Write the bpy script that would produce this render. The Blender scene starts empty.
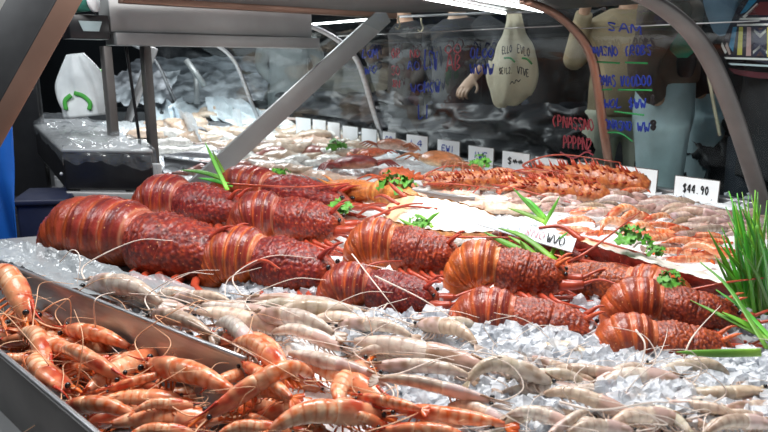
import bpy, math, random
import numpy as np
from mathutils import Matrix, Vector
random.seed(7); RNG = np.random.RandomState(11)
C = bpy.context.scene.collection
SC = bpy.context.scene

# ------------------------------------------------------------------ camera and pixel helpers
F = 665.0; PITCH = math.radians(13.05); CAM = np.array([0, 0, 1.2])
cd = bpy.data.cameras.new('camera'); cam = bpy.data.objects.new('camera', cd); C.objects.link(cam)
cam.location = CAM; cam.rotation_euler = (math.pi/2 - PITCH, 0, 0)
cd.sensor_width = 36; cd.lens = F/768*36; cd.clip_start = .02
cd.dof.use_dof = True; cd.dof.focus_distance = 1.5; cd.dof.aperture_fstop = 9.0
SC.camera = cam
def ray(px, py):
    a = (px-384)/F; b = (216-py)/F
    return np.array([a, math.cos(PITCH)+b*math.sin(PITCH), -math.sin(PITCH)+b*math.cos(PITCH)])
def P(px, py, z):
    r = ray(px, py); return CAM + r*(z-1.2)/r[2]
def PY(px, py, Y):
    r = ray(px, py); return CAM + r*Y/r[1]
def proj(q):
    q = np.asarray(q, float)-CAM
    x = q[0]; zf = q[1]*math.cos(PITCH)-q[2]*math.sin(PITCH); yu = q[1]*math.sin(PITCH)+q[2]*math.cos(PITCH)
    return 384+F*x/zf, 216-F*yu/zf
# counter axes: D1 runs along the counter away from the camera, NV points out to the customers
FA = P(418, 157, .7); FB = P(697, 200, .7)
D1 = (FA-FB)/np.linalg.norm(FA-FB); NV = np.array([D1[1], -D1[0], 0])
def K(t, s, z): return FB + D1*t - NV*s + np.array([0, 0, z-.7])   # along the counter, in from the glass line, height
UP = np.array([0, 0, 1.0])
def unit(v): v = np.asarray(v, float); return v/max(1e-9, np.linalg.norm(v))

# ------------------------------------------------------------------ materials
def mat(name, col=(.5, .5, .5), rough=.5, metal=0, noise=0, nscale=20, bump=0, bscale=60, coat=0, vcol=False, trans=0, alpha=1,
        emit=0, sss=0, spec=.5, speckle=None, aniso=None, ior=1.45, orand=None):
    m = bpy.data.materials.new(name); m.use_nodes = True; nt = m.node_tree; b = nt.nodes['Principled BSDF']; L = nt.links.new
    b.inputs['Base Color'].default_value = (*col, 1); b.inputs['Roughness'].default_value = rough; b.inputs['Metallic'].default_value = metal
    b.inputs['Specular IOR Level'].default_value = spec; b.inputs['Coat Weight'].default_value = coat; b.inputs['Coat Roughness'].default_value = .12
    b.inputs['Transmission Weight'].default_value = trans; b.inputs['Alpha'].default_value = alpha; b.inputs['IOR'].default_value = ior
    if sss:
        b.inputs['Subsurface Weight'].default_value = sss; b.inputs['Subsurface Radius'].default_value = (.012, .007, .005); b.inputs['Subsurface Scale'].default_value = 1
    tc = nt.nodes.new('ShaderNodeTexCoord'); src = None
    if vcol:
        a = nt.nodes.new('ShaderNodeAttribute'); a.attribute_name = 'col'; src = a.outputs['Color']
    if noise:
        n = nt.nodes.new('ShaderNodeTexNoise'); n.inputs['Scale'].default_value = nscale; n.inputs['Detail'].default_value = 5
        mp = nt.nodes.new('ShaderNodeMapping'); mp.inputs['Scale'].default_value = aniso or (1, 1, 1)
        L(tc.outputs['Object'], mp.inputs[0]); L(mp.outputs[0], n.inputs['Vector'])
        mr = nt.nodes.new('ShaderNodeMapRange'); mr.inputs[1].default_value = .3; mr.inputs[2].default_value = .7
        mr.inputs[3].default_value = 1-noise; mr.inputs[4].default_value = 1+noise; L(n.outputs['Fac'], mr.inputs[0])
        mx = nt.nodes.new('ShaderNodeMix'); mx.data_type = 'RGBA'; mx.blend_type = 'MULTIPLY'; mx.inputs[0].default_value = 1
        mx.inputs[6].default_value = (*col, 1)
        if src: L(src, mx.inputs[6])
        L(mr.outputs[0], mx.inputs[7]); src = mx.outputs[2]
    if orand and src:
        oi = nt.nodes.new('ShaderNodeObjectInfo'); rp = nt.nodes.new('ShaderNodeValToRGB'); rp.color_ramp.interpolation = 'LINEAR'
        e = rp.color_ramp.elements; e[0].color = (*orand[0], 1); e[1].color = (*orand[-1], 1)
        for k in range(1, len(orand)-1): e.new(k/(len(orand)-1)).color = (*orand[k], 1)
        L(oi.outputs['Random'], rp.inputs[0]); mx = nt.nodes.new('ShaderNodeMix'); mx.data_type = 'RGBA'; mx.blend_type = 'MULTIPLY'; mx.inputs[0].default_value = 1
        L(src, mx.inputs[6]); L(rp.outputs[0], mx.inputs[7]); src = mx.outputs[2]
    if speckle:
        scol, sscale, th = speckle
        v = nt.nodes.new('ShaderNodeTexVoronoi'); v.inputs['Scale'].default_value = sscale; L(tc.outputs['Object'], v.inputs['Vector'])
        mr = nt.nodes.new('ShaderNodeMapRange'); mr.inputs[1].default_value = th; mr.inputs[2].default_value = th*.6; L(v.outputs['Distance'], mr.inputs[0])
        mx = nt.nodes.new('ShaderNodeMix'); mx.data_type = 'RGBA'; L(mr.outputs[0], mx.inputs[0]); mx.inputs[6].default_value = (*col, 1)
        if src: L(src, mx.inputs[6])
        mx.inputs[7].default_value = (*scol, 1); src = mx.outputs[2]
    if src: L(src, b.inputs['Base Color'])
    if bump:
        n = nt.nodes.new('ShaderNodeTexNoise'); n.inputs['Scale'].default_value = bscale; n.inputs['Detail'].default_value = 4; L(tc.outputs['Object'], n.inputs['Vector'])
        bp = nt.nodes.new('ShaderNodeBump'); bp.inputs['Strength'].default_value = bump; bp.inputs['Distance'].default_value = .01
        L(n.outputs['Fac'], bp.inputs['Height']); L(bp.outputs[0], b.inputs['Normal'])
    if emit: b.inputs['Emission Color'].default_value = (*col, 1); b.inputs['Emission Strength'].default_value = emit
    return m
def glassy(name, tint, fac, rough=.02, gcol=(1, 1, 1), haze=0, hazecol=(.7, .75, .8), bump=0, bscale=20, top=None):
    """Thin clear sheet: see-through, with a sheen and a little haze."""
    m = bpy.data.materials.new(name); m.use_nodes = True; nt = m.node_tree; L = nt.links.new
    for n in list(nt.nodes): nt.nodes.remove(n)
    o = nt.nodes.new('ShaderNodeOutputMaterial'); t = nt.nodes.new('ShaderNodeBsdfTransparent'); t.inputs[0].default_value = (*tint, 1)
    g = nt.nodes.new('ShaderNodeBsdfGlossy'); g.inputs['Roughness'].default_value = rough; g.inputs[0].default_value = (*gcol, 1)
    lw = nt.nodes.new('ShaderNodeLayerWeight'); lw.inputs[0].default_value = .25
    mr = nt.nodes.new('ShaderNodeMapRange'); mr.inputs[3].default_value = fac; mr.inputs[4].default_value = min(1, fac*3+.25) if top is None else top; L(lw.outputs['Fresnel'], mr.inputs[0])
    mx = nt.nodes.new('ShaderNodeMixShader'); L(mr.outputs[0], mx.inputs[0]); L(t.outputs[0], mx.inputs[1]); L(g.outputs[0], mx.inputs[2])
    out = mx.outputs[0]
    if haze:
        d = nt.nodes.new('ShaderNodeBsdfDiffuse'); d.inputs[0].default_value = (*hazecol, 1); m2 = nt.nodes.new('ShaderNodeMixShader'); m2.inputs[0].default_value = haze
        L(out, m2.inputs[1]); L(d.outputs[0], m2.inputs[2]); out = m2.outputs[0]
    if bump:
        tc = nt.nodes.new('ShaderNodeTexCoord'); n = nt.nodes.new('ShaderNodeTexNoise'); n.inputs['Scale'].default_value = bscale; n.inputs['Detail'].default_value = 3
        L(tc.outputs['Object'], n.inputs['Vector']); bp = nt.nodes.new('ShaderNodeBump'); bp.inputs['Strength'].default_value = bump; bp.inputs['Distance'].default_value = .03
        L(n.outputs['Fac'], bp.inputs['Height']); L(bp.outputs[0], g.inputs['Normal'])
        if haze: L(bp.outputs[0], d.inputs['Normal'])
    L(out, o.inputs[0]); return m

M = {}
M['lobster'] = mat('lobster_shell', rough=.34, vcol=True, noise=.35, nscale=22, bump=.3, bscale=70, coat=.18, spec=.4, speckle=((.50, .22, .10), 30, .13), orand=[(.8, .7, .8), (1, 1, 1), (1.1, 1.3, 1)])
M['lobster_tail'] = mat('lobster_tail_shell', rough=.32, vcol=True, noise=.35, nscale=12, bump=.2, bscale=45, coat=.16, speckle=((.62, .30, .12), 26, .13), orand=[(.8, .7, .8), (1, 1, 1), (1.15, 1.3, 1)])
M['lobster_leg'] = mat('lobster_limb', (.40, .055, .024), rough=.36, noise=.3, nscale=22, coat=.25)
M['lobster_gold'] = mat('golden_lobster_shell', (.62, .24, .05), rough=.3, vcol=True, noise=.3, nscale=24, bump=.3, bscale=80, coat=.3)
M['eye'] = mat('black_eye', (.008, .008, .01), rough=.1, coat=.5, noise=.1)
M['cooked'] = mat('cooked_prawn_shell', rough=.2, vcol=True, noise=.22, nscale=7, bump=.08, bscale=40, coat=.25, sss=.10, orand=[(.85, .70, .62), (1, .95, .9), (1.05, 1.15, 1.2), (1, .8, .68)])
M['raw'] = mat('raw_prawn_shell', rough=.24, vcol=True, noise=.16, nscale=6, bump=.12, bscale=30, coat=.3, sss=.12, orand=[(.72, .60, .50), (1.02, 1.02, 1.02), (1.1, 1.0, .9), (.95, .98, 1.0), (1.1, 1.1, 1.08), (.9, .80, .68)])
M['cooked_leg'] = mat('cooked_prawn_limb', (.66, .16, .04), rough=.35, noise=.2)
M['raw_leg'] = mat('raw_prawn_limb', (.50, .37, .30), rough=.35, noise=.2)
M['raw_feeler'] = mat('raw_prawn_feeler', (.78, .66, .58), rough=.4, noise=.1)
M['cooked_feeler'] = mat('cooked_prawn_feeler', (.85, .5, .3), rough=.4, noise=.1)
M['steel'] = mat('brushed_steel', (.42, .42, .43), rough=.34, metal=.85, noise=.18, nscale=6, bump=.04, bscale=120, aniso=(1, 1, 14))
M['steel_dark'] = mat('dull_steel', (.13, .122, .118), rough=.5, metal=.55, noise=.2, nscale=6)
M['steel_pale'] = mat('satin_steel', (.36, .36, .36), rough=.5, metal=.5, noise=.12, nscale=5)
M['copper'] = mat('warm_steel', (.33, .20, .15), rough=.38, metal=.75, noise=.2, nscale=5)
M['ice'] = mat('crushed_ice', (.92, .95, .97), rough=.25, noise=.08, nscale=30, bump=.6, bscale=90, coat=.3, spec=.7)
M['icecube'] = glassy('clear_ice', (.97, .98, 1), .06, .08, haze=.40, hazecol=(.93, .96, 1), bump=.5, bscale=70, top=.45)
M['vcol'] = mat('wet_seafood', rough=.3, vcol=True, noise=.22, nscale=18, bump=.2, bscale=50, coat=.3)
M['matte'] = mat('matte_tinted', rough=.6, vcol=True, noise=.15, nscale=20)
M['leaf'] = mat('chive_leaf', (.10, .32, .035), rough=.4, vcol=True, noise=.2, nscale=20)
M['parsley'] = mat('parsley_leaf', (.09, .30, .03), rough=.5, noise=.4, nscale=60)
M['card'] = mat('white_card', (.82, .84, .86), rough=.4, noise=.05, nscale=8)
M['black_plastic'] = mat('black_plastic', (.012, .012, .014), rough=.3, noise=.2)
M['ink_black'] = mat('black_ink', (.01, .01, .012), rough=.5, noise=.1)
M['ink_blue'] = mat('blue_marker', (.012, .04, .34), rough=.5, noise=.15, emit=0)
M['ink_green'] = mat('green_marker', (.02, .26, .07), rough=.5, noise=.15)
M['ink_red'] = mat('red_marker', (.36, .05, .07), rough=.5, noise=.15)
M['led'] = mat('light_tube', (1, 1, 1), rough=.5, emit=14, noise=.01)
M['glass'] = glassy('guard_glass', (.80, .86, .86), .004, .02, top=.07)
M['film'] = glassy('clear_film', (.93, .95, .96), .04, .16, haze=.06, bump=.7, bscale=16, top=.3)
M['liner'] = glassy('clear_liner', (.85, .88, .9), .16, .2, haze=.42, hazecol=(.52, .57, .60), bump=.8, bscale=22)
M['navy'] = mat('navy_plastic', (.012, .016, .04), rough=.5, noise=.2)
M['blue'] = mat('blue_plastic', (.015, .13, .55), rough=.35, noise=.15, nscale=6, bump=.2, bscale=12)

# ------------------------------------------------------------------ mesh helpers
class MB:
    def __init__(s): s.v = []; s.f = []; s.c = []; s.n = 0
    def add(s, v, f, c=(.5, .5, .5)):
        v = np.asarray(v, float); c = np.asarray(c, float)
        if c.ndim == 1: c = np.tile(c, (len(v), 1))
        s.v.append(v); s.c.append(c); s.f += [tuple(i+s.n for i in q) for q in f]; s.n += len(v); return s
    def build(s, name, m, parent=None, smooth=True, tf=None):
        v = np.concatenate(s.v); c = np.concatenate(s.c)
        if tf is not None: v = v@tf[:3, :3].T+tf[:3, 3]
        me = bpy.data.meshes.new(name); me.from_pydata(v.tolist(), [], s.f)
        a = me.color_attributes.new('col', 'FLOAT_COLOR', 'POINT'); a.data.foreach_set('color', np.concatenate([c, np.ones((len(c), 1))], 1).astype(np.float32).ravel())
        if smooth: me.polygons.foreach_set('use_smooth', [True]*len(me.polygons))
        me.materials.append(m); me.update()
        o = bpy.data.objects.new(name, me); C.objects.link(o)
        if parent: o.parent = parent
        return o
def tag(o, label=None, cat=None, group=None, kind=None):
    if label: o['label'] = label
    if cat: o['category'] = cat
    if group: o['group'] = group
    if kind: o['kind'] = kind
    return o
def empty(name, label=None, cat=None, group=None, loc=(0, 0, 0)):
    o = bpy.data.objects.new(name, None); C.objects.link(o); o.location = loc; o.empty_display_size = .05
    return tag(o, label, cat, group)
def dup(root):
    r = root.copy(); C.objects.link(r)
    for ch in list(root.children):
        c = ch.copy(); C.objects.link(c); c.parent = r
        for g in list(ch.children):
            d = g.copy(); C.objects.link(d); d.parent = c
    return r
def grid_faces(n, m, closed=True):
    f = []
    for i in range(n-1):
        for j in range(m if closed else m-1):
            k = (j+1) % m; f.append((i*m+j, i*m+k, (i+1)*m+k, (i+1)*m+j))
    return f
def frames(pts, ref=UP):
    pts = np.asarray(pts, float); t = np.gradient(pts, axis=0); t /= np.linalg.norm(t, axis=1)[:, None]+1e-12
    V = []; U = []; v = np.asarray(ref, float)
    for k in t:
        v = v-k*np.dot(v, k)
        if np.linalg.norm(v) < 1e-4: v = np.cross(k, [0.3, 1, .2])
        v = v/np.linalg.norm(v); V.append(v); U.append(np.cross(v, k))
    return t, np.array(U), np.array(V)
def loft(mb, pts, ru, rv=None, seg=12, col=(.5, .5, .5), ref=UP, mul=None, caps=True):
    pts = np.asarray(pts, float); n = len(pts)
    ru = np.broadcast_to(np.asarray(ru, float), (n,)); rv = ru if rv is None else np.broadcast_to(np.asarray(rv, float), (n,))
    t, U, V = frames(pts, ref); a = np.linspace(0, 2*math.pi, seg, endpoint=False); ca, sa = np.cos(a), np.sin(a)
    m = np.ones((n, seg)) if mul is None else mul
    v = pts[:, None, :]+U[:, None, :]*(ca[None, :]*ru[:, None]*m)[..., None]+V[:, None, :]*(sa[None, :]*rv[:, None]*m)[..., None]
    f = grid_faces(n, seg)
    if caps: f += [tuple(range(seg))[::-1], tuple(range((n-1)*seg, n*seg))]
    c = np.asarray(col, float)
    if c.ndim == 3: c = c.reshape(-1, 3)
    elif c.ndim == 2: c = np.repeat(c, seg, 0)
    mb.add(v.reshape(-1, 3), f, c); return mb
def smooth_path(pts, n):
    pts = np.asarray(pts, float)
    if len(pts) == 2: return np.linspace(pts[0], pts[1], n)
    q = np.vstack([2*pts[0]-pts[1], pts, 2*pts[-1]-pts[-2]]); out = []
    for u in np.linspace(0, len(pts)-1-1e-6, n):
        i = int(u); t = u-i; p0, p1, p2, p3 = q[i:i+4]
        out.append(.5*((2*p1)+(-p0+p2)*t+(2*p0-5*p1+4*p2-p3)*t*t+(-p0+3*p1-3*p2+p3)*t**3))
    return np.array(out)
def tube(pts, r, n=16, seg=6, col=(.5, .5, .5), mb=None, taper=1.0):
    mb = mb or MB(); p = smooth_path(pts, n); return loft(mb, p, r*np.linspace(1, taper, n), seg=seg, col=col, ref=(.13, .2, .97))
def ball(mb, c, r, seg=12, rings=8, col=(.5, .5, .5)):
    r = np.broadcast_to(np.asarray(r, float), (3,)); th = np.linspace(.12, math.pi-.12, rings); a = np.linspace(0, 2*math.pi, seg, endpoint=False)
    v = np.array([[math.sin(t)*math.cos(x)*r[0], math.sin(t)*math.sin(x)*r[1], math.cos(t)*r[2]] for t in th for x in a])+np.asarray(c)
    f = [q[::-1] for q in grid_faces(rings, seg)]+[tuple(range(seg)), tuple(range((rings-1)*seg, rings*seg))[::-1]]
    return mb.add(v, f, col)
def box(mb, o, ax, ay, az, col=(.5, .5, .5), bev=0):
    """Box from corner o with three edge vectors; bev cuts the edges."""
    o, ax, ay, az = [np.asarray(k, float) for k in (o, ax, ay, az)]
    if not bev:
        v = [o+ax*i+ay*j+az*k for i in (0, 1) for j in (0, 1) for k in (0, 1)]
        return mb.add(v, [(0, 1, 3, 2), (4, 6, 7, 5), (0, 4, 5, 1), (2, 3, 7, 6), (0, 2, 6, 4), (1, 5, 7, 3)], col)
    import bmesh
    bm = bmesh.new(); vs = [bm.verts.new(o+ax*i+ay*j+az*k) for i in (0, 1) for j in (0, 1) for k in (0, 1)]
    for q in [(0, 1, 3, 2), (4, 6, 7, 5), (0, 4, 5, 1), (2, 3, 7, 6), (0, 2, 6, 4), (1, 5, 7, 3)]: bm.faces.new([vs[i] for i in q])
    bmesh.ops.bevel(bm, geom=list(bm.edges), offset=bev, segments=2, profile=.5, affect='EDGES'); bm.verts.index_update()
    mb.add([list(v.co) for v in bm.verts], [tuple(v.index for v in f.verts) for f in bm.faces], col); bm.free(); return mb
def bar(mb, a, b, w, h, ref=UP, col=(.5, .5, .5), bev=.004):
    """Flat bar from a to b: w across, h along the reference."""
    a, b = np.asarray(a, float), np.asarray(b, float); t = unit(b-a); v = unit(np.asarray(ref, float)-t*np.dot(ref, t)); u = np.cross(v, t)
    return box(mb, a-u*w/2-v*h/2, b-a, u*w, v*h, col, bev)
def slab(mb, poly, z0, z1, col=(.5, .5, .5)):
    n = len(poly); v = [(p[0], p[1], z0) for p in poly]+[(p[0], p[1], z1) for p in poly]
    f = [tuple(range(n))[::-1], tuple(range(n, 2*n))]+[(i, (i+1) % n, n+(i+1) % n, n+i) for i in range(n)]
    return mb.add(v, f, col)
def chord_matrix(l0, l1, up, A, B, roll=0, stretch=1.0):
    """Matrix that carries the local chord l0->l1 onto A->B, with the local side `up` rolled by `roll` from vertical."""
    l0, l1, A, B = [np.asarray(k, float) for k in (l0, l1, A, B)]
    e1 = unit(l1-l0); e3 = unit(np.asarray(up, float)-e1*np.dot(up, e1)); e2 = np.cross(e3, e1)
    w1 = unit(B-A); z = unit(UP-w1*np.dot(UP, w1)); y = np.cross(z, w1); w3 = z*math.cos(roll)+y*math.sin(roll); w2 = np.cross(w3, w1)
    s = np.linalg.norm(B-A)/np.linalg.norm(l1-l0)
    R = (np.outer(w1, e1)+np.outer(w2, e2)*stretch+np.outer(w3, e3)*stretch)*s
    m = np.eye(4); m[:3, :3] = R; m[:3, 3] = A-R@l0; return Matrix(m.tolist())
def vn(x, y):
    h = lambda i, j: np.modf(np.abs(np.sin(i*12.9898+j*78.233)*43758.5453))[0]
    xi, yi = np.floor(x), np.floor(y); xf, yf = x-xi, y-yi; u = xf*xf*(3-2*xf); v = yf*yf*(3-2*yf)
    return (h(xi, yi)*(1-u)+h(xi+1, yi)*u)*(1-v)+(h(xi, yi+1)*(1-u)+h(xi+1, yi+1)*u)*v
def mixc(a, b, t): t = np.asarray(t)[..., None]; return np.asarray(a)*(1-t)+np.asarray(b)*t

# ------------------------------------------------------------------ rock lobster
def make_lobster(seed, straight=.12, curl=195, gold=False, hue=0.0):
    r = np.random.RandomState(seed); root = empty('rock_lobster'); MS = M['lobster_gold'] if gold else M['lobster']
    deep, red, orange, pale = np.array([.13, .014, .015]), np.array([.32, .032, .020]), np.array([.58, .12, .024]), np.array([.62, .34, .18])
    if gold: deep, red, orange = np.array([.42, .12, .03]), np.array([.58, .20, .04]), np.array([.72, .32, .07])
    red = red*(1-hue)+orange*hue; deep = deep*(1-hue*.6)+np.array([.20, .045, .018])*hue*.6
    # carapace with forward pointing tubercles
    n, sg = 128, 96; u = np.linspace(0, 1, n); x = u*.56
    cz = np.interp(u, [0, .3, .7, 1], [.178, .172, .158, .145]); ru = np.interp(u, [0, .05, .25, .6, .85, 1], [.115, .140, .168, .155, .118, .055]); rv = np.interp(u, [0, .05, .25, .6, .85, 1], [.115, .140, .158, .138, .102, .05])
    a = np.linspace(0, 2*math.pi, sg, endpoint=False); UU, AA = np.meshgrid(u, a, indexing='ij'); hgt = np.zeros((n, sg)); tip = np.zeros((n, sg))
    for i in range(24):
        for j in range(24):
            ub = .07+i*.038+r.uniform(-.024, .024); ab = -.55+(j+.5*(i % 2))*(math.pi+1.1)/24+r.uniform(-.07, .07)
            h = r.uniform(.015, .06)*(1+.9*ub); da = (AA-ab+math.pi) % (2*math.pi)-math.pi; du = UU-ub
            g = np.exp(-(np.where(du > 0, du/.012, du/.026))**2-(da/.050)**2); hgt = np.maximum(hgt, h*g); tip = np.maximum(tip, g)
    groove = np.exp(-((UU-.43-.05*np.cos(AA-math.pi/2))/.018)**2)*np.clip(np.sin(AA)+.5, 0, 1)*.07
    rim = np.exp(-((UU-.03)/.018)**2)*.035
    col = mixc(deep, red, np.clip(tip*.9+.15*np.sin(AA*5+UU*9), 0, 1)); col = mixc(col, orange*1.15, np.clip(tip**3*.3*(hgt > .035), 0, 1)); col = mixc(col, orange, np.clip(-.15-np.sin(AA), 0, .8))
    col = mixc(col, pale, np.clip(np.exp(-((UU-.012)/.012)**2)*.9, 0, 1)); col = mixc(col, orange*1.1, np.clip((UU-.85)*2.2, 0, .5))
    mb = MB(); loft(mb, np.stack([x, 0*x, cz], 1), ru, rv, sg, col, mul=1+hgt-groove+rim); car = mb.build('carapace', MS, root)
    # tail: six overlapping rings, curled under
    Rc = .172; c0 = np.array([-straight, .03]); al = math.radians(curl); Ls = straight; Lt = Ls+Rc*(al-math.pi/2); n = 132; sg = 48
    d = np.linspace(-.03, Lt, n); px = np.where(d < Ls, -d, 0); pz = np.full(n, c0[1]+Rc)
    k = d >= Ls; ang = math.pi/2+(d[k]-Ls)/Rc; px[k] = c0[0]+Rc*np.cos(ang); pz[k] = c0[1]+Rc*np.sin(ang)
    t = np.clip(d/Lt, 0, 1); ring = t*6; w = ring-np.floor(ring); w[-1] = 1
    base = np.interp(t, [0, .12, .4, .7, 1], [.86, 1.02, 1.08, .98, .75]); prof = .93+.10*np.clip(w/.35, 0, 1)**.6-.035*np.clip((w-.8)/.2, 0, 1)
    a = np.linspace(0, 2*math.pi, sg, endpoint=False); W, AA = np.meshgrid(w, a, indexing='ij'); T = np.meshgrid(t, a, indexing='ij')[0]
    # the path runs towards -x, so the dorsal side is at sin(a) > 0
    cc = mixc(red*1.1, deep*1.3, np.clip(np.sin(W*math.pi), 0, 1)); cc = mixc(cc, orange, np.clip(.75*np.exp(-((W-.82)/.10)**2)+np.clip(-np.sin(AA)+.05, 0, 1)*.9+.25*np.exp(-((W-.38)/.05)**2), 0, 1))
    cc = mixc(cc, pale, np.exp(-((W-.04)/.035)**2)*.8*np.clip(1.05-T*1.3, .1, 1)*(T < .75)); cc = mixc(cc, orange, np.clip(T-.35, 0, .5)*(1.0+hue))
    notch = 1-.16*np.clip(1-T/.3, 0, 1)*np.clip(-np.sin(AA)+.1, 0, 1); flange = notch+.05*np.exp(-((AA % (2*math.pi)-math.pi*1.12)/.22)**2)+.05*np.exp(-((AA % (2*math.pi)-math.pi*1.88)/.22)**2)
    mb = MB(); loft(mb, np.stack([px, 0*px, pz], 1), .158*base*prof, .160*base*prof, sg, cc, mul=np.broadcast_to(flange, (n, sg)) * (1+.012*r.randn(n, sg)))
    tail = mb.build('tail', MS if gold else M['lobster_tail'], root)
    # fan folded beneath the end of the tail
    e = np.array([px[-1], 0, pz[-1]]); td = unit(np.array([px[-1]-px[-3], 0, pz[-1]-pz[-3]]))
    for j in range(5):
        sp = (j-2)*.36; dirn = unit(td*math.cos(sp)+np.array([0, 1, 0])*math.sin(sp)+np.array([.25, 0, -.1])); b0 = e+np.array([0, (j-2)*.035, 0])
        mb = MB(); q = np.linspace(0, 1, 10); loft(mb, b0[None]+dirn[None]*(q*.17)[:, None], np.interp(q, [0, .5, .85, 1], [.025, .06, .062, .03]), .010, 12, mixc(red, orange, q), ref=np.cross(dirn, [0, 1, 0]))
        mb.build('tail_fan_blade', M['lobster_tail'], tail)
    # horns over the eyes, rostral spines
    for s in (-1, 1):
        mb = MB(); tube([(.47, s*.045, .245), (.54, s*.06, .30), (.59, s*.058, .315)], .020, 10, 8, red*1.2, mb, .12); mb.build('horn', MS, car)
        mb = MB(); ball(mb, (.545, s*.07, .205), .016, 10, 7); mb.build('eye', M['eye'], car)
        mb = MB(); tube([(.50, s*.055, .13), (.60, s*.085, .14), (.68, s*.075, .15)], .042, 10, 10, red, mb, .6); base_o = mb.build('antenna_base', M['lobster_leg'], root)
        aa = r.uniform(.2, .7); mb = MB(); tube([(.67, s*.076, .15), (.80, s*(.12+.1*aa), .19), (1.05, s*(.26+.2*aa), .24), (1.3, s*(.4+.2*aa), .22)] if s > 0 and r.rand() < .5 else [(.67, s*.076, .15), (.8, s*.12, .20), (.95, s*.22, .20)], .014, 26, 6, orange, mb, .25)
        mb.build('feeler', M['lobster_leg'], base_o)
        for q in range(5):
            xk = .10+q*.085; j1 = r.uniform(-.02, .02); j2 = r.uniform(-.03, .03)
            mb = MB(); tube([(xk, s*.11, .07), (xk+.03+j1, s*.175, .06+.02*r.rand()), (xk+.13+j2, s*(.205+.02*r.rand()), .05), (xk+.24+j1, s*(.195+j2), .02), (xk+.33+j2, s*(.165+j1), .0)], .022, 18, 7, red, mb, .32)
            mb.build('leg', M['lobster_leg'], root)
    root['x0'] = -straight-Rc-.15
    return root
LP = [make_lobster(1), make_lobster(2, .13, 185, hue=.25), make_lobster(3, .15, 200), make_lobster(4, .12, 190, hue=.6), make_lobster(5, .34, 200, hue=.15), make_lobster(6, .18, 175, gold=True)]
_used = set()
def lobster(pi, A, B, label, roll=0, stretch=1, group='whole cooked rock lobsters on the ice'):
    src = LP[pi]; o = src if pi not in _used else dup(src); _used.add(pi)
    o.matrix_world = chord_matrix((src['x0'], 0, .15), (.58, 0, .15), (0, 0, 1), A, B, roll, stretch); return tag(o, label, 'lobster', group)
# tail-end pixel, head-end pixel, height of the body centre line
for pi, x0, y0, x1, y1, z, roll, st, lab in [
    (4, 45, 234, 238, 262, .765, .12, .84, 'long red rock lobster nearest the black scale, tail stretched along the plastic liner'),
    (2, 134, 204, 246, 214, .775, .1, .95, 'red rock lobster half hidden behind the long one beside the black scale'),
    (0, 226, 222, 346, 226, .775, .0, 1.0, 'dark red rock lobster with a smooth banded tail below the long orange feeler'),
    (2, 199, 262, 338, 275, .755, .05, 1.02, 'red rock lobster on the ice just beyond the steel divider with pale tail joint'),
    (1, 342, 248, 462, 258, .77, .05, 1.03, 'red rock lobster with orange tail below the halved lobster meat and parsley'),
    (0, 316, 288, 440, 300, .745, .0, .88, 'dark red rock lobster lying in front under two crossing pale feelers'),
    (3, 442, 269, 570, 280, .775, .05, .98, 'bright orange-tailed rock lobster just below the leaning printed card'),
    (1, 444, 316, 602, 334, .735, .03, .84, 'rock lobster nearest the raw prawns with orange domed tail and dark back'),
    (3, 700, 302, 552, 275, .75, .05, .72, 'brownish rock lobster turned the other way between two domed tails'),
    (3, 597, 303, 742, 318, .76, .06, .86, 'orange-brown rock lobster behind the nearest one by the chives'),
    (3, 587, 341, 735, 352, .735, -.05, .86, 'golden-brown rock lobster beside the long green blade on the ice'),
]:
    lobster(pi, P(x0, y0, z+.004), P(x1, y1, z+.004), lab, roll, st*1.24)
lobster(0, P(486, 238, .768), P(592, 262, .768), 'small dark lobster added to darken the gap under the leaning printed card', .3, .62)  # dark body added to stand in for the shade beneath the card
lobster(5, P(425, 203, .785), P(322, 187, .79), 'golden orange rock lobster lying along the middle steel divider', .3, .62, 'far cooked rock lobsters')
lobster(2, P(212, 184, .765), P(352, 205, .765), 'small red rock lobster heaped behind the smooth banded tail', .2, .62, 'far cooked rock lobsters')

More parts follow.
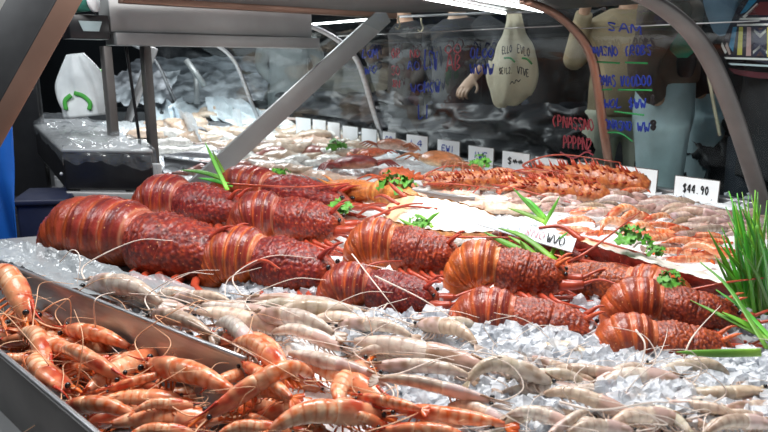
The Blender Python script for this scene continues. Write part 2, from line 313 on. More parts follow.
# ------------------------------------------------------------------ prawns
def make_prawn(seed, curl, cooked, full=True, name='prawn', pal=None):
    """Carapace and rostrum forward (+x), ringed abdomen curling down by `curl` degrees, fan, limbs and feelers."""
    r = np.random.RandomState(seed); root = empty(name); MS = M['cooked' if cooked else 'raw']; ML = M['cooked_leg' if cooked else 'raw_leg']; MF = M['cooked_feeler' if cooked else 'raw_feeler']
    if cooked: main, band, dark, headc = np.array([.70, .16, .03]), np.array([.88, .56, .36]), np.array([.44, .04, .014]), np.array([.72, .27, .13])
    else: main, band, dark, headc = np.array([.58, .48, .38]), np.array([.78, .71, .62]), np.array([.30, .20, .135]), np.array([.66, .52, .45])
    if pal: main, band, dark, headc = [np.array(k) for k in pal]
    tint = 1+r.uniform(-.08, .08, 3); main, headc = main*tint, headc*tint
    n, sg = 30, 20; u = np.linspace(0, 1, n); x = u*.43; rr = np.interp(u, [0, .08, .3, .6, .82, 1], [.074, .082, .083, .068, .048, .014]); z = .004-u*u*.01
    a = np.linspace(0, 2*math.pi, sg, endpoint=False); U, A_ = np.meshgrid(u, a, indexing='ij')
    blot = vn(U*7+seed, A_*1.6)*vn(U*3+seed*2, A_*.9+4); c = mixc(headc, dark, np.clip(blot*2.3-.12+.3*np.exp(-((U-.5)/.07)**2), 0, .9)); c = mixc(c, band, np.clip(-np.sin(A_), 0, 1)*.6); c = mixc(c, band, np.exp(-((U-.02)/.05)**2)*.7)
    mb = MB(); loft(mb, np.stack([x, 0*x, z], 1), rr*.78, rr*1.06, sg, c, mul=1+.10*np.exp(-((A_-math.pi/2)/.28)**2)*np.clip(U*1.6, 0, 1)-.05*np.exp(-((A_-2.6)/.2)**2)-.05*np.exp(-((A_-.55)/.2)**2)-.06*np.exp(-((U-.42-.12*np.sin(A_))/.03)**2)); car = mb.build('carapace', MS, root)
    n, sg = 80, 20; L = .53; al = math.radians(curl); d = np.linspace(0, 1, n); kap = np.interp(d, [0, .15, .5, .8, 1], [.1, .7, 1.35, 1.2, .5]); th = np.concatenate([[0], np.cumsum(kap[:-1])]); th = th/th[-1]*al
    px = .015-np.concatenate([[0], np.cumsum(np.cos(th[:-1]))])*L/n; pz = -np.concatenate([[0], np.cumsum(np.sin(th[:-1]))])*L/n
    ring = d*6; w = ring-np.floor(ring); w[-1] = 1; base = np.interp(d, [0, .25, .6, .88, 1], [.078, .080, .066, .042, .026]); prof = .965+.045*np.clip(w/.3, 0, 1)**.7
    W, A_ = np.meshgrid(w, a, indexing='ij'); D = np.meshgrid(d, a, indexing='ij')[0]
    blot = vn(D*10+seed, A_*1.5)*.6+vn(D*23+seed*2, A_*3)*.4; c = mixc(main, band, np.clip(np.sin(W*math.pi)*.45+blot*1.7-.62, 0, 1)); c = mixc(c, dark, np.exp(-((W-.97)/.07)**2)*.28); c = mixc(c, dark, np.clip(vn(D*9+seed*3, A_*1.3+2)-.62, 0, .4)*1.6); c = mixc(c, band, np.clip(-np.sin(A_)-.1, 0, 1)*.7); c = mixc(c, dark, np.clip(D-.75, 0, .25)*2.2)
    c = mixc(c, dark, np.clip(np.sin(A_)-.55, 0, 1)*(.8 if not cooked else .5))
    mb = MB(); pp = np.stack([px, 0*px, pz], 1); loft(mb, pp, base*prof*.80, base*prof, sg, c); ab = mb.build('abdomen', MS, root)
    e = pp[-1]; td = unit(pp[-1]-pp[-4]); nrm = np.array([-td[2], 0, td[0]])
    mb = MB()
    for j in range(5):
        sp = (j-2)*.30; dr = unit(td*math.cos(sp)+np.array([0, 1, 0])*math.sin(sp)); q = np.linspace(0, 1, 8)
        loft(mb, (e-td*.01)[None]+dr[None]*(q*.13)[:, None]+nrm[None]*(.004*(j % 2)), np.interp(q, [0, .5, .85, 1], [.014, .027, .026, .008]), .005, 8, mixc(main, dark, q*.9), ref=nrm)
    mb.build('tail_fan', MS, root)
    mb = MB(); tube([(.30, 0, .066), (.42, 0, .052), (.58, 0, .075)], .015, 12, 6, dark, mb, .12); mb.build('rostrum', MS, car)
    if full:
        for s in (-1, 1):
            mb = MB(); ball(mb, (.40, s*.042, .028), .021, 10, 7); mb.build('eye', M['eye'], car)
            k = r.uniform(-.2, .35); mb = MB()
            tube([(.40, s*.02, 0), (.52, s*(.06+k*.1), .03), (.62, s*(.2+k*.3), .10), (.45+k, s*.42, .12), (.1+k, s*.5, .05)] if r.rand() < .6 else [(.40, s*.02, 0), (.58, s*.08, .05), (.8, s*(.1+k), .06), (1.0, s*(.3+k), -.03)], (.0065 if cooked else .0095), 24, 5, headc, mb, .3); mb.build('feeler', MF, car)
            mb = MB(); tube([(.39, s*.025, -.01), (.47, s*.035, -.01), (.56, s*.03, -.02)], .020, 8, 7, main, mb, .4); mb.build('antenna_scale', MS, car)
            for q in range(4):
                xk = .08+q*.062; j = r.uniform(-.03, .03); mb = MB(); tube([(xk, s*.03, -.06), (xk+.04+j, s*.07, -.12), (xk+.13+j, s*.06, -.135+j*.5), (xk+.20, s*.04, -.17)], .0095, 12, 5, main, mb, .4); mb.build('leg', ML, root)
        for q in range(5):
            i = int((.08+q*.155)*n); b = pp[i]; tt = unit(pp[min(i+1, n-1)]-pp[i-1]); nn = np.array([-tt[2], 0, tt[0]])
            if nn[2] > 0 and curl < 60: nn = -nn
            cen = np.array([px.mean(), 0, pz.mean()-.05]); nn = nn if np.dot(nn, cen-b) > 0 else -nn
            mb = MB(); tube([b+nn*.045, b+nn*.085-tt*.02, b+nn*.105-tt*.055], .014, 8, 6, band, mb, .35); mb.build('swimmeret', ML, ab)
    tipp = e+td*.12; root['tail'] = tipp.tolist(); return root
CURLS = [14, 42, 80, 140]
PC = [make_prawn(20+i, c, True) for i, c in enumerate(CURLS)]; PR = [make_prawn(40+i, c, False) for i, c in enumerate(CURLS)]
PAL = [((.46, .34, .29), (.62, .50, .45), (.22, .13, .12), (.52, .36, .32)), ((.52, .42, .36), (.70, .60, .54), (.30, .20, .18), (.60, .46, .42)), ((.36, .26, .19), (.52, .42, .34), (.18, .11, .08), (.42, .29, .21))]
PF = [make_prawn(60+i, c, False, False, pal=PAL[i]) for i, c in enumerate((15, 45, 30))]; PG = [make_prawn(70+i, c, True, False) for i, c in enumerate((15, 40, 80))]
_pu = set(); HEAPS = {}
def prawn(src, A, B, roll, heap, cat='prawn', stretch=1.0, desc=None):
    o = src if src.name not in _pu else dup(src); _pu.add(src.name)
    tl = np.array(src['tail']); o.matrix_world = chord_matrix(tl, (.50, 0, 0), (0, 0, 1), A, B, roll, stretch)
    HEAPS.setdefault(heap, []).append([o, proj((np.asarray(A)+B)/2), cat, desc]); return o
D90 = math.pi/2
# cooked prawns in the front tray: tail pixel, head pixel, height, curl kind, roll (0 back up, +-90 on its side), fatness
for (x0, y0, x1, y1, z, k, roll, st) in [
    (-30, 300, 32, 330, .715, 2, .5, 1.2), (78, 346, -6, 346, .70, 1, .5, 1.2), (140, 352, 62, 332, .71, 1, .6, 1.2), (48, 348, 78, 398, .715, 1, -1.2, 1.2), (30, 398, 62, 368, .705, 1, .3, 1.1),
    (-25, 372, 52, 362, .70, 1, .4, 1.1), (150, 345, 95, 368, .70, 0, .7, 1.2), (78, 396, 172, 348, .72, 0, .9, 1.15), (90, 402, 190, 400, .725, 0, .9, 1.15), (98, 426, 232, 420, .735, 0, .8, 1.15),
    (252, 404, 142, 366, .735, 1, .5, 1.15), (184, 362, 128, 384, .705, 1, .4, 1.1), (292, 386, 212, 342, .735, 1, -.4, 1.15), (318, 384, 196, 424, .745, 2, .25, 1.0), (258, 440, 392, 420, .75, 1, .1, 1.25),
    (292, 358, 392, 408, .745, 0, .5, 1.1), (346, 414, 372, 362, .75, 1, 1.2, 1.2), (520, 428, 384, 408, .76, 0, .6, 1.0), (336, 432, 392, 432, .745, 2, .2, 1.2), (150, 428, 60, 412, .705, 2, .5, 1.1),
    (-10, 322, 70, 330, .685, 1, .8, 1.1), (185, 350, 262, 372, .70, 1, .6, 1.1), (170, 380, 250, 352, .70, 2, .3, 1.1), (120, 442, 205, 438, .73, 1, .4, 1.1), (210, 440, 300, 436, .73, 1, .3, 1.1),
    (20, 352, 100, 376, .685, 0, .5, 1.1), (52, 330, 120, 350, .68, 0, -.8, 1.1), (110, 372, 30, 384, .685, 1, -.6, 1.1), (480, 444, 370, 434, .745, 1, .4, 1.1), (300, 412, 232, 392, .73, 1, -.5, 1.1),
    (150, 388, 215, 376, .70, 1, .5, 1.1), (52, 402, 112, 412, .68, 1, .5, 1.1), (400, 446, 470, 424, .73, 1, .4, 1.1), (245, 378, 330, 396, .715, 1, .5, 1.1), (290, 440, 240, 415, .71, 1, .5, 1.1),
    (226, 346, 296, 384, .77, 1, .4, 1.15), (104, 366, 30, 338, .725, 0, .7, 1.15), (60, 352, 130, 384, .735, 1, -.4, 1.1), (176, 372, 100, 392, .74, 0, .6, 1.1), (200, 392, 268, 366, .75, 0, .8, 1.1), (128, 416, 200, 408, .75, 1, .3, 1.1), (430, 412, 352, 396, .775, 0, .5, 1.1), (12, 334, 48, 372, .72, 1, .8, 1.1), (300, 404, 240, 362, .765, 0, .6, 1.1)]:
    prawn(PC[k], P(x0, y0, z), P(x1, y1, z-.005), roll, 'cooked', stretch=st)
# raw prawns behind the divider and sweeping round to the front
for (x0, y0, x1, y1, z, k, roll, st) in [
    (172, 312, 84, 288, .735, 1, .3, 1.15), (222, 342, 148, 314, .745, 1, .5, 1.0), (240, 308, 166, 300, .735, 1, .3, 1.0), (192, 306, 290, 322, .745, 0, .5, .95), (378, 318, 240, 300, .74, 0, .4, .95),
    (185, 312, 300, 334, .745, 0, .6, .9), (212, 326, 262, 362, .76, 1, .3, 1.15), (345, 342, 250, 316, .755, 1, .3, 1.0), (265, 336, 350, 352, .755, 1, .2, 1.0), (280, 352, 390, 382, .76, 0, -.5, 1.05),
    (420, 342, 332, 326, .75, 1, .3, 1.05), (338, 342, 500, 370, .765, 0, .4, .85), (350, 358, 450, 366, .75, 1, .3, .95), (480, 380, 366, 366, .755, 1, .6, 1.0), (366, 384, 505, 402, .775, 1, -.5, .75),
    (482, 352, 412, 326, .755, 1, -.2, 1.15), (462, 392, 560, 386, .76, 2, .2, 1.0), (500, 418, 585, 432, .765, 1, .2, 1.1), (604, 386, 520, 356, .75, 0, .5, 1.05), (650, 372, 584, 392, .745, 1, .2, 1.2),
    (532, 398, 650, 424, .765, 1, .4, .9), (700, 408, 586, 396, .755, 0, .5, .9), (632, 378, 712, 400, .74, 1, .5, 1.0), (752, 424, 650, 404, .755, 1, .4, 1.0), (680, 396, 790, 412, .745, 0, .6, .85),
    (110, 300, 205, 322, .725, 0, .5, 1.0), (440, 408, 520, 432, .755, 1, .5, 1.0), (600, 436, 690, 420, .76, 1, .4, 1.0), (700, 440, 780, 426, .755, 1, .3, 1.0), (560, 440, 640, 432, .765, 1, .4, 1.0),
    (300, 326, 400, 336, .735, 1, .6, .95), (400, 352, 500, 392, .735, 0, .5, .9), (480, 366, 560, 372, .735, 1, .4, 1.0), (590, 412, 540, 442, .77, 1, .4, 1.0), (640, 392, 560, 376, .735, 1, .6, 1.0),
    (150, 298, 220, 312, .725, 1, .4, 1.0), (270, 322, 330, 318, .73, 1, .7, 1.0), (700, 386, 640, 366, .725, 1, .4, .9)]:
    prawn(PR[k], P(x0, y0, z), P(x1, y1, z-.004), roll, 'raw', stretch=st)
def inpoly(x, y, poly):
    c = False; j = len(poly)-1
    for i in range(len(poly)):
        (xi, yi), (xj, yj) = poly[i], poly[j]
        if (yi > y) != (yj > y) and x < (xj-xi)*(y-yi)/(yj-yi)+xi: c = not c
        j = i
    return c
def under(srcs, heap, poly, n, z, lpx, seed, sep, slope=0):
    r = random.Random(seed); pts = []; k = 0; xs = [p[0] for p in poly]; ys = [p[1] for p in poly]
    while len(pts) < n and k < 5000:
        k += 1; x, y = r.uniform(min(xs), max(xs)), r.uniform(min(ys), max(ys))
        if inpoly(x, y, poly) and all(abs(x-a)/2+abs(y-b) > sep for a, b in pts): pts.append((x, y))
    for x, y in pts:
        an = r.uniform(-.5, .3)+(math.pi if r.random() < .5 else 0); c = P(x, y, z+slope*(x-384)/384); s = lpx*r.uniform(.85, 1.15)*c[1]/F/2; dv = np.array([math.cos(an), math.sin(an)*.9, .12*r.uniform(-1, 1)])*s
        prawn(srcs[r.choice((0, 0, 1, 1, 2))], c-dv, c+dv, r.uniform(-1.3, 1.3), heap, 'prawn', 1.1)
under(PC, 'cooked', [(-10, 335), (60, 322), (200, 362), (250, 372), (380, 420), (380, 432), (100, 432), (0, 352)], 36, .672, 105, 31, 10, .02)
under(PC, 'cooked', [(0, 330), (60, 322), (230, 360), (240, 380), (120, 380), (20, 352)], 9, .69, 95, 37, 12)
under(PR, 'raw', [(510, 372), (600, 372), (768, 392), (768, 436), (520, 436)], 22, .746, 104, 33, 13)
under(PR, 'raw', [(470, 350), (600, 366), (700, 382), (660, 400), (520, 392)], 8, .735, 92, 38, 12)
under(PR, 'raw', [(230, 312), (330, 312), (500, 356), (520, 395), (380, 376), (270, 350)], 9, .715, 110, 35, 16)
# far beds: pinkish grey raw prawns and orange cooked ones
def fill(srcs, heap, poly, n, z, lpx, cat, seed, minsep=7):
    r = random.Random(seed); pts = []; xs = [p[0] for p in poly]; ys = [p[1] for p in poly]; tries = 0
    def inside(x, y):
        c = False; j = len(poly)-1
        for i in range(len(poly)):
            (xi, yi), (xj, yj) = poly[i], poly[j]
            if (yi > y) != (yj > y) and x < (xj-xi)*(y-yi)/(yj-yi)+xi: c = not c
            j = i
        return c
    while len(pts) < n and tries < 6000:
        tries += 1; x, y = r.uniform(min(xs), max(xs)), r.uniform(min(ys), max(ys))
        if inside(x, y) and all(abs(x-a)/2.2+abs(y-b) > minsep for a, b in pts): pts.append((x, y))
    for x, y in pts:
        an = r.uniform(-.35, .45)+(math.pi if r.random() < .5 else 0); l = lpx*r.uniform(.85, 1.15); c = P(x, y, z+r.uniform(-.008, .012)); s = l*c[1]/F/2
        dv = np.array([math.cos(an), -math.sin(an)*1.3, 0])*s
        prawn(r.choice(srcs), c-dv, c+dv, r.uniform(-1, 1), heap, cat, 1.15)
fill(PF, 'pale', [(470, 190), (520, 184), (640, 196), (700, 205), (700, 214), (610, 218), (560, 212), (500, 214)], 42, .724, 44, 'prawn', 3, 4.5)
fill(PF, 'brown', [(640, 203), (700, 207), (768, 214), (768, 240), (720, 236), (660, 220)], 26, .714, 50, 'prawn', 5, 5)
fill(PG+PF[:1], 'orange', [(585, 214), (640, 214), (720, 240), (720, 262), (690, 262), (620, 236), (560, 236)], 30, .732, 46, 'prawn', 6, 4.8)
fill(PG, 'redrow', [(420, 176), (500, 172), (640, 190), (640, 198), (540, 192), (450, 190)], 22, .74, 40, 'prawn', 8, 5)

# ------------------------------------------------------------------ curved glass guard
PROF = [(0, .70), (.03, .80), (.09, .95), (.15, 1.11), (.20, 1.21), (.28, 1.285), (.40, 1.345), (.50, 1.375), (.62, 1.395)]
PS = smooth_path([(s, 0, z) for s, z in PROF], 40)
def G(px, py, off=0):
    """Where the sight line meets the curved guard: distance along the counter and the point itself."""
    r = ray(px, py); best = None
    for (s0, _, z0), (s1, _, z1) in zip(PS[:-1], PS[1:]):
        e = -NV*(s1-s0)+UP*(z1-z0); nn = unit(np.cross(D1, e)); q = K(0, s0, z0); den = np.dot(r, nn)
        if abs(den) < 1e-9: continue
        lam = np.dot(q-CAM, nn)/den; h = CAM+r*lam; f = np.dot(h-q, e)/np.dot(e, e)
        if lam > 0 and -.02 <= f <= 1.02 and (best is None or lam < best[0]): best = (lam, h+nn*off, np.dot(h-q, D1))
    return best
T2 = -.30
TUBES = [T2, .355, 1.78, 3.14, 4.5]
LABT = ['grey steel arch of the glass guard nearest the chives', 'thin arch of the glass guard beside the red marker writing', 'arch of the glass guard behind the slanted brace, by the small price cards', 'arch of the glass guard over the pale fish', 'farthest arch of the glass guard']
for i, t in enumerate(TUBES):
    sc = 1.0
    path = [K(t, s, z) for s, _, z in PS]
    if i == 0:   # the end arch is a wider, higher bar
        w0 = [(775, 250), (765, 215), (745, 150), (728, 100), (710, 60), (690, 31), (660, 6), (628, -9), (590, -20)]
        q0 = K(t, 0, .7); path = []
        for a in w0:
            r = ray(*a); path.append(CAM+r*np.dot(q0-CAM, D1)/np.dot(r, D1))
        path = list(smooth_path(path, 40))
    mb = MB(); n = len(path); loft(mb, path, (.021 if i else .028), .012, 12, (.3, .3, .3), ref=-NV)
    o = mb.build('guard_arch', M['steel_dark'] if i == 0 else (M['copper'] if i == 1 else M['steel']), None); tag(o, LABT[i], 'frame', 'arches of the glass guard')
    mb = MB(); b = path[0]; box(mb, b-D1*.04+NV*.03-UP*.02, D1*.08, -NV*.06, UP*.03, bev=.004); mb.build('foot', M['steel'], o)
    mb = MB(); loft(mb, [p_+NV*.010-UP*.0 for p_ in path[1:-1]], .010, .006, 8, (.1, .1, .1), ref=-NV); mb.build('seal', M['black_plastic'], o)
PANES = []
for i in range(4):
    mb = MB(); v = []; f = []; t0, t1 = TUBES[i]+.03, TUBES[i+1]-.03
    for s, _, z in PS: v += [K(t0, s-.016, z), K(t1, s-.016, z)]
    f = [(2*k, 2*k+1, 2*k+3, 2*k+2) for k in range(len(PS)-1)]; mb.add(v, f)
    o = mb.build('glass_panel', M['glass']); PANES.append(o)
    if i < 2:
        g = G((520, 452)[i], (30, 31)[i]) if i else G(640, 26); e_ = g[1]-g[2]*D1; jm = MB(); tube([e_+D1*t0, e_+D1*t1], .0022, 2, 6, mb=jm); jm.build('joint_strip', M['steel_pale'], o)
    tag(o, ['curved clear glass panel carrying four lines of blue writing underlined in green', 'curved clear glass panel with red and blue writing before the beige bag', 'curved clear glass panel behind the slanted steel brace', 'far curved clear glass panel above the pale fish'][i], 'glass', 'curved glass panels')
# marker writing on the inside of the glass
GL = {'O': [[(.5, 0), (.1, .3), (.1, .7), (.5, 1), (.9, .7), (.9, .3), (.5, 0)]], 'M': [[(0, 0), (.1, 1), (.5, .3), (.9, 1), (1, 0)]], 'A': [[(0, 0), (.5, 1), (1, 0)], [(.2, .4), (.8, .4)]], 'S': [[(.9, .9), (.4, 1), (.1, .75), (.8, .35), (.6, 0), (.1, .1)]],
      'N': [[(0, 0), (.05, 1), (.9, 0), (1, 1)]], '(': [[(.6, 1), (.3, .6), (.3, .3), (.6, 0)]], 'R': [[(0, 0), (.1, 1), (.7, .9), (.7, .55), (.1, .5), (.8, 0)]], 'B': [[(0, 0), (.1, 1), (.7, .85), (.2, .5), (.8, .3), (0, 0)]], 'V': [[(0, 1), (.5, 0), (1, 1)]],
      'D': [[(0, 0), (.1, 1), (.8, .7), (.8, .3), (0, 0)]], '2': [[(.1, .8), (.5, 1), (.8, .7), (.1, 0), (.9, .05)]], 'W': [[(0, 1), (.3, 0), (.5, .6), (.7, 0), (1, 1)]], 'L': [[(.1, 1), (.1, 0), (.9, .05)]], 'P': [[(.1, 0), (.15, 1), (.8, .85), (.7, .5), (.15, .45)]],
      'C': [[(.9, .9), (.4, 1), (.1, .5), (.4, 0), (.9, .1)]], 'E': [[(.9, 1), (.1, .95), (.15, 0), (.9, .05)], [(.15, .5), (.7, .5)]], 'I': [[(.5, 1), (.45, 0)]], '$': [[(.9, .85), (.4, .95), (.1, .7), (.8, .35), (.6, .05), (.1, .15)], [(.5, 1.1), (.5, -.1)]],
      '4': [[(.7, 0), (.7, 1), (.1, .35), (.95, .35)]], '9': [[(.85, .7), (.5, 1), (.15, .75), (.5, .5), (.85, .75), (.6, 0)]], '0': [[(.5, 0), (.15, .5), (.5, 1), (.85, .5), (.5, 0)]], '8': [[(.5, .5), (.15, .75), (.5, 1), (.85, .75), (.15, .25), (.5, 0), (.85, .25), (.5, .5)]], '.': [[(.4, 0), (.5, .06)]], ' ': [],
      '~': [[(0, .3), (.2, .7), (.4, .2), (.6, .8), (.8, .3), (1, .6)]], 'T': [[(0, 1), (1, .95)], [(.5, 1), (.45, 0)]], 'Y': [[(0, 1), (.5, .5)], [(1, 1), (.3, 0)]]}
def strokes(text, x0, y0, x1, y1, h, mirror=False):
    """Polylines of hand lettering along the pixel baseline (x0,y0)-(x1,y1)."""
    w = 1.0/len(text); out = []
    for i, ch in enumerate(text):
        for pl in GL.get(ch, []):
            pts = []
            for a, b in pl:
                u = (i+.08+.8*((1-a) if mirror else a))*w; pts.append((x0+(x1-x0)*u, y0+(y1-y0)*u-b*h))
            out.append(pts)
    return out
_wr = random.Random(3)
def write(pane, name, m, lines, rad):
    mb = MB()
    for pl in lines:
        pl = [(x+_wr.uniform(-.5, .5), y+_wr.uniform(-.8, .8)) for x, y in pl]
        pts = []
        for a in pl:
            g = G(*a)
            if g: pts.append(g[1]+unit(CAM-g[1])*.006)
        if len(pts) > 1:
            pts = np.array(pts); p = smooth_path(pts, max(8, 4*len(pts))); loft(mb, p, rad, rad*.35, 5, (.5, .5, .5), ref=unit(CAM-p[0]))
    return mb.build(name, m, pane)
for bl in (strokes('SAM', 606, 30, 642, 34, 8), strokes('OMASNO', 588, 56, 618, 56, 10), strokes('(ROBS', 624, 56, 652, 55, 10), strokes('(2MAS', 594, 85, 616, 86, 10), strokes('VOODOO', 620, 86, 652, 86, 10), strokes('WOL', 604, 108, 622, 108, 9), strokes('$WW', 628, 108, 646, 108, 9), strokes('(ONASNO', 600, 128, 632, 131, 9), strokes('WW', 637, 131, 650, 132, 9)): write(PANES[0], 'blue_writing', M['ink_blue'], bl, .0034)
for gl_ in [[(590, 61), (620, 63)], [(625, 62), (648, 63)], [(594, 90), (612, 90)], [(618, 90), (652, 90)], [(614, 112), (644, 115)], [(604, 132), (620, 134), (632, 142)]]: write(PANES[0], 'green_underline', M['ink_green'], [gl_], .0036)
write(PANES[0], 'black_numeral', M['ink_black'], strokes('88', 651, 104, 658, 104, 8)[:1]+strokes('8', 650, 129, 657, 129, 8), .006)
for rl in (strokes('(PNASSNO', 552, 126, 594, 131, 11), strokes('PPPPN2', 563, 148, 592, 151, 12), [[(560, 153), (574, 159), (586, 153), (594, 155)]]+strokes('O', 391, 58, 395, 58, 9), strokes('R', 396, 58, 400, 58, 9), strokes('SO', 391, 75, 400, 75, 9), strokes('$N', 392, 87, 400, 87, 7), strokes('A', 446, 72, 454, 70, 16), strokes('B', 455, 71, 462, 70, 16), strokes('OO', 444, 54, 462, 52, 8), strokes('NO', 410, 57, 420, 57, 7)): write(PANES[1], 'red_writing', M['ink_red'], rl, .0034)
for rl in (strokes('OLOO', 470, 58, 494, 58, 10), strokes('WOWW', 470, 74, 494, 74, 10), strokes('AO', 407, 70, 420, 70, 9), strokes('LSW', 424, 68, 438, 70, 18), strokes('WO', 410, 92, 424, 92, 8), strokes('MOW', 424, 92, 440, 92, 10), strokes('LOM', 362, 58, 378, 58, 9), strokes('WO', 364, 74, 378, 72, 7), strokes('LI', 418, 118, 430, 118, 14)): write(PANES[1], 'blue_writing', M['ink_blue'], rl, .0038)

# ------------------------------------------------------------------ price cards on the customers' edge
def vplane(px, py, s=.06):
    r = ray(px, py); q = K(0, s, .7); return CAM+r*np.dot(q-CAM, NV)/np.dot(r, NV)
cards = [(296, 117, 311, 119, ''), (313, 119, 326, 121, ''), (328, 121, 340, 124, ''), (343, 125, 358, 128, ''), (362, 127, 377, 131, ''), (383, 131, 396, 133, 'C8'), (407, 134, 428, 137, 'L4'), (438, 139, 460, 142, 'EWI'), (469, 145, 494, 149, 'IWE'), (503, 151, 530, 154, '$~~'), (536, 156, 567, 161, '~~~~'), (578, 162, 609, 166, '~~~'), (620, 165, 658, 171, '$ 89'), (676, 175, 720, 182, '$44.90')]
cl = ['farthest of the small white price cards, by the pale fish', 'second farthest small white price card over the pale fish', 'third farthest small white price card, above the pale fish', 'white price card just left of the arch foot, fourth farthest', 'white price card touching the arch foot on its far side', 'white price card with a blue mark beside the arch foot', 'square white price card with a blue scrawl behind the crabs', 'small white price card behind the crabs, next to the blue-scrawled square one', 'white price card behind the far parsley sprig', 'white price card between the parsley and the spiny orange lobsters', 'blank-looking wide white price card behind the spiny orange lobsters', 'white price card partly hidden by the copper-toned arch', 'white price card ending in 89 before the pale jeans', 'large white price card reading $44.90 by the chives']
for (x0, y0, x1, y1, tx), lab in zip(cards, cl):
    a, b = vplane(x0, y0), vplane(x1, y1); zt = (a[2]+b[2])/2; hgt = .125
    a[2] = b[2] = zt; mb = MB(); ux = b-a; nrm = -NV
    box(mb, a-UP*hgt, ux, UP*hgt, nrm*.003, bev=.0008); o = mb.build('price_card', M['card']); tag(o, lab, 'sign', 'price cards along the glass')
    rim = MB()
    for p_, q_ in ((a, b), (a-UP*hgt, b-UP*hgt), (a, a-UP*hgt), (b, b-UP*hgt)): tube([p_, q_], .003, 2, 6, mb=rim)
    rim.build('holder_rim', M['steel_dark'], o)
    if tx:
        mb = MB()
        for pl in strokes(tx, .2, 0, .8, 0, .24):
            pts = np.array([a+ux*u-UP*hgt*.44+UP*hgt*(-v) + nrm*.005 for u, v in pl]); loft(mb, smooth_path(pts, 4*len(pts)), .0026, .0012, 5, ref=nrm)
        mb.build('handwriting', M['ink_blue'] if tx in ('L4', 'C8', 'EWI', 'IWE') else M['ink_black'], o)

# ------------------------------------------------------------------ canopy, beams and braces
zc = 1.42
cp = [P(120, -4, zc), P(392, 13, zc), P(545, 10.5, zc), P(545, 10.5, zc)-D1*.95, P(120, -4, zc)-D1*.7]
mb = MB(); slab(mb, cp, zc, zc+.05); can = mb.build('canopy', M['steel_dark'], smooth=False); tag(can, 'flat steel canopy with light tubes over the display', 'canopy')
mb = MB(); bar(mb, P(120, -2, zc)+UP*.0, P(394, 15, zc), .05, .035, bev=.003); mb.build('end_rail', M['copper'], can)
mb = MB(); bar(mb, P(388, 17, zc), P(545, 11, zc), .012, .012, bev=.002); mb.build('glass_channel', M['steel'], can)
for x0, y0, x1, y1, r_ in [(425, -2, 505, 13, .006), (476, -2, 543, 11, .007)]:
    o = tube([P(x0, y0, zc-.012), P(x1, y1, zc-.012)], r_, 2, 10).build('light_tube', M['led']); tag(o, 'glowing white light tube on the canopy, ' + ('nearer the steel brace' if x0 < 450 else 'nearer the copper-toned arch'), 'lamp', 'light tubes under the canopy')
o = tube([P(304, 25, zc-.01), P(398, 17, zc-.01)], .005, 2, 10).build('light_tube', M['led']); tag(o, 'top rail of the glass behind the slanted brace, glow added', 'lamp', 'light tubes under the canopy')  # rail along the glass top, its bright line made by added glow
for x, y, lab in ((398, 17, 'small brass hook hanging by the top of the slanted brace'), (421, 20, 'small brass hook hanging further from the slanted brace')):
    b = P(x, y-2, zc-.005); s = b[1]/F
    o = tube([b, b+np.array([.5, 0, -5])*s, b+np.array([2, 0, -9])*s, b+np.array([0, 0, -13])*s, b+np.array([-3, 0, -11])*s], .0045, 20, 8, taper=.6).build('hook', mat('brass', (.45, .40, .28), .35, .7, .1)); tag(o, lab, 'hook', 'hooks under the canopy')
# slanted flat braces
b0 = P(188, 190, .70); b1 = P(386, 14, 1.42)
mb = MB(); bar(mb, b0-UP*.02, b1, .085, .018, ref=D1, bev=.003); br = mb.build('slanted_brace', M['steel_pale']); tag(br, 'flat grey steel brace slanting up from the lobsters to the canopy', 'brace', 'slanted braces of the stall')
mb = MB(); box(mb, b0-D1*.05-NV*.06-UP*.03, D1*.1, NV*.12, UP*.016, bev=.003); mb.build('foot_plate', M['steel_pale'], br)
a0, a1 = PY(-45, 205, 1.5), PY(104, -62, 1.62)
mb = MB(); bar(mb, a0, a1, .046, .003, ref=(.45, -.85, .25), bev=.0008); br2 = mb.build('slanted_brace', M['copper']); tag(br2, 'near slanted brace with a brown face and a dark side', 'brace', 'slanted braces of the stall')
ax = unit(a1-a0); fn = unit(np.array([.45, -.85, .25])-ax*np.dot([.45, -.85, .25], ax)); sd = np.cross(fn, ax)
sdl = sd if sd[0] < 0 else -sd
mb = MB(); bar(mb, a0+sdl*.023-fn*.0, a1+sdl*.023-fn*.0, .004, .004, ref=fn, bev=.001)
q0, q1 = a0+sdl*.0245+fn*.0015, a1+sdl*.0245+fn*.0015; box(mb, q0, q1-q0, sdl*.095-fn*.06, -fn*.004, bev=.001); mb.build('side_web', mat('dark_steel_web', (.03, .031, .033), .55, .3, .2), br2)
# double stainless beam and its posts
Yb = 2.6
def beam_pt(px, py, q=PY(150, 45, 2.6)):
    r = ray(px, py); return CAM+r*np.dot(q-CAM, D1)/np.dot(r, D1)
p0, p1 = beam_pt(117, 45), beam_pt(320, 45.5); ln = p1-p0; ln[2] = 0
mb = MB(); box(mb, p0+UP*0, ln, D1*.12, UP*.045, bev=.003); bm_ = mb.build('light_housing', M['steel_pale']); tag(bm_, 'long two-tier stainless light housing on two posts', 'housing')
mb = MB(); box(mb, p0-ln*.008+UP*.047+D1*.03, ln*.985, D1*.12, UP*.128, bev=.004); mb.build('upper_tier', M['steel_pale'], bm_)
mb = MB(); box(mb, p0-ln*.17+UP*.02+D1*.02, ln*.155, D1*.1, UP*.085, bev=.004); br_ = mb.build('end_bracket', M['black_plastic'], bm_)
mb = MB(); q = p0-ln*.135+UP*.082+D1*.015; mb.add([q, q+ln*.09, q+ln*.075-UP*.035, q+ln*.015-UP*.035], [(0, 3, 2, 1)]); mb.build('lamp_slot', mat('pale_slot', (.30, .38, .40), .4, noise=.1), br_)
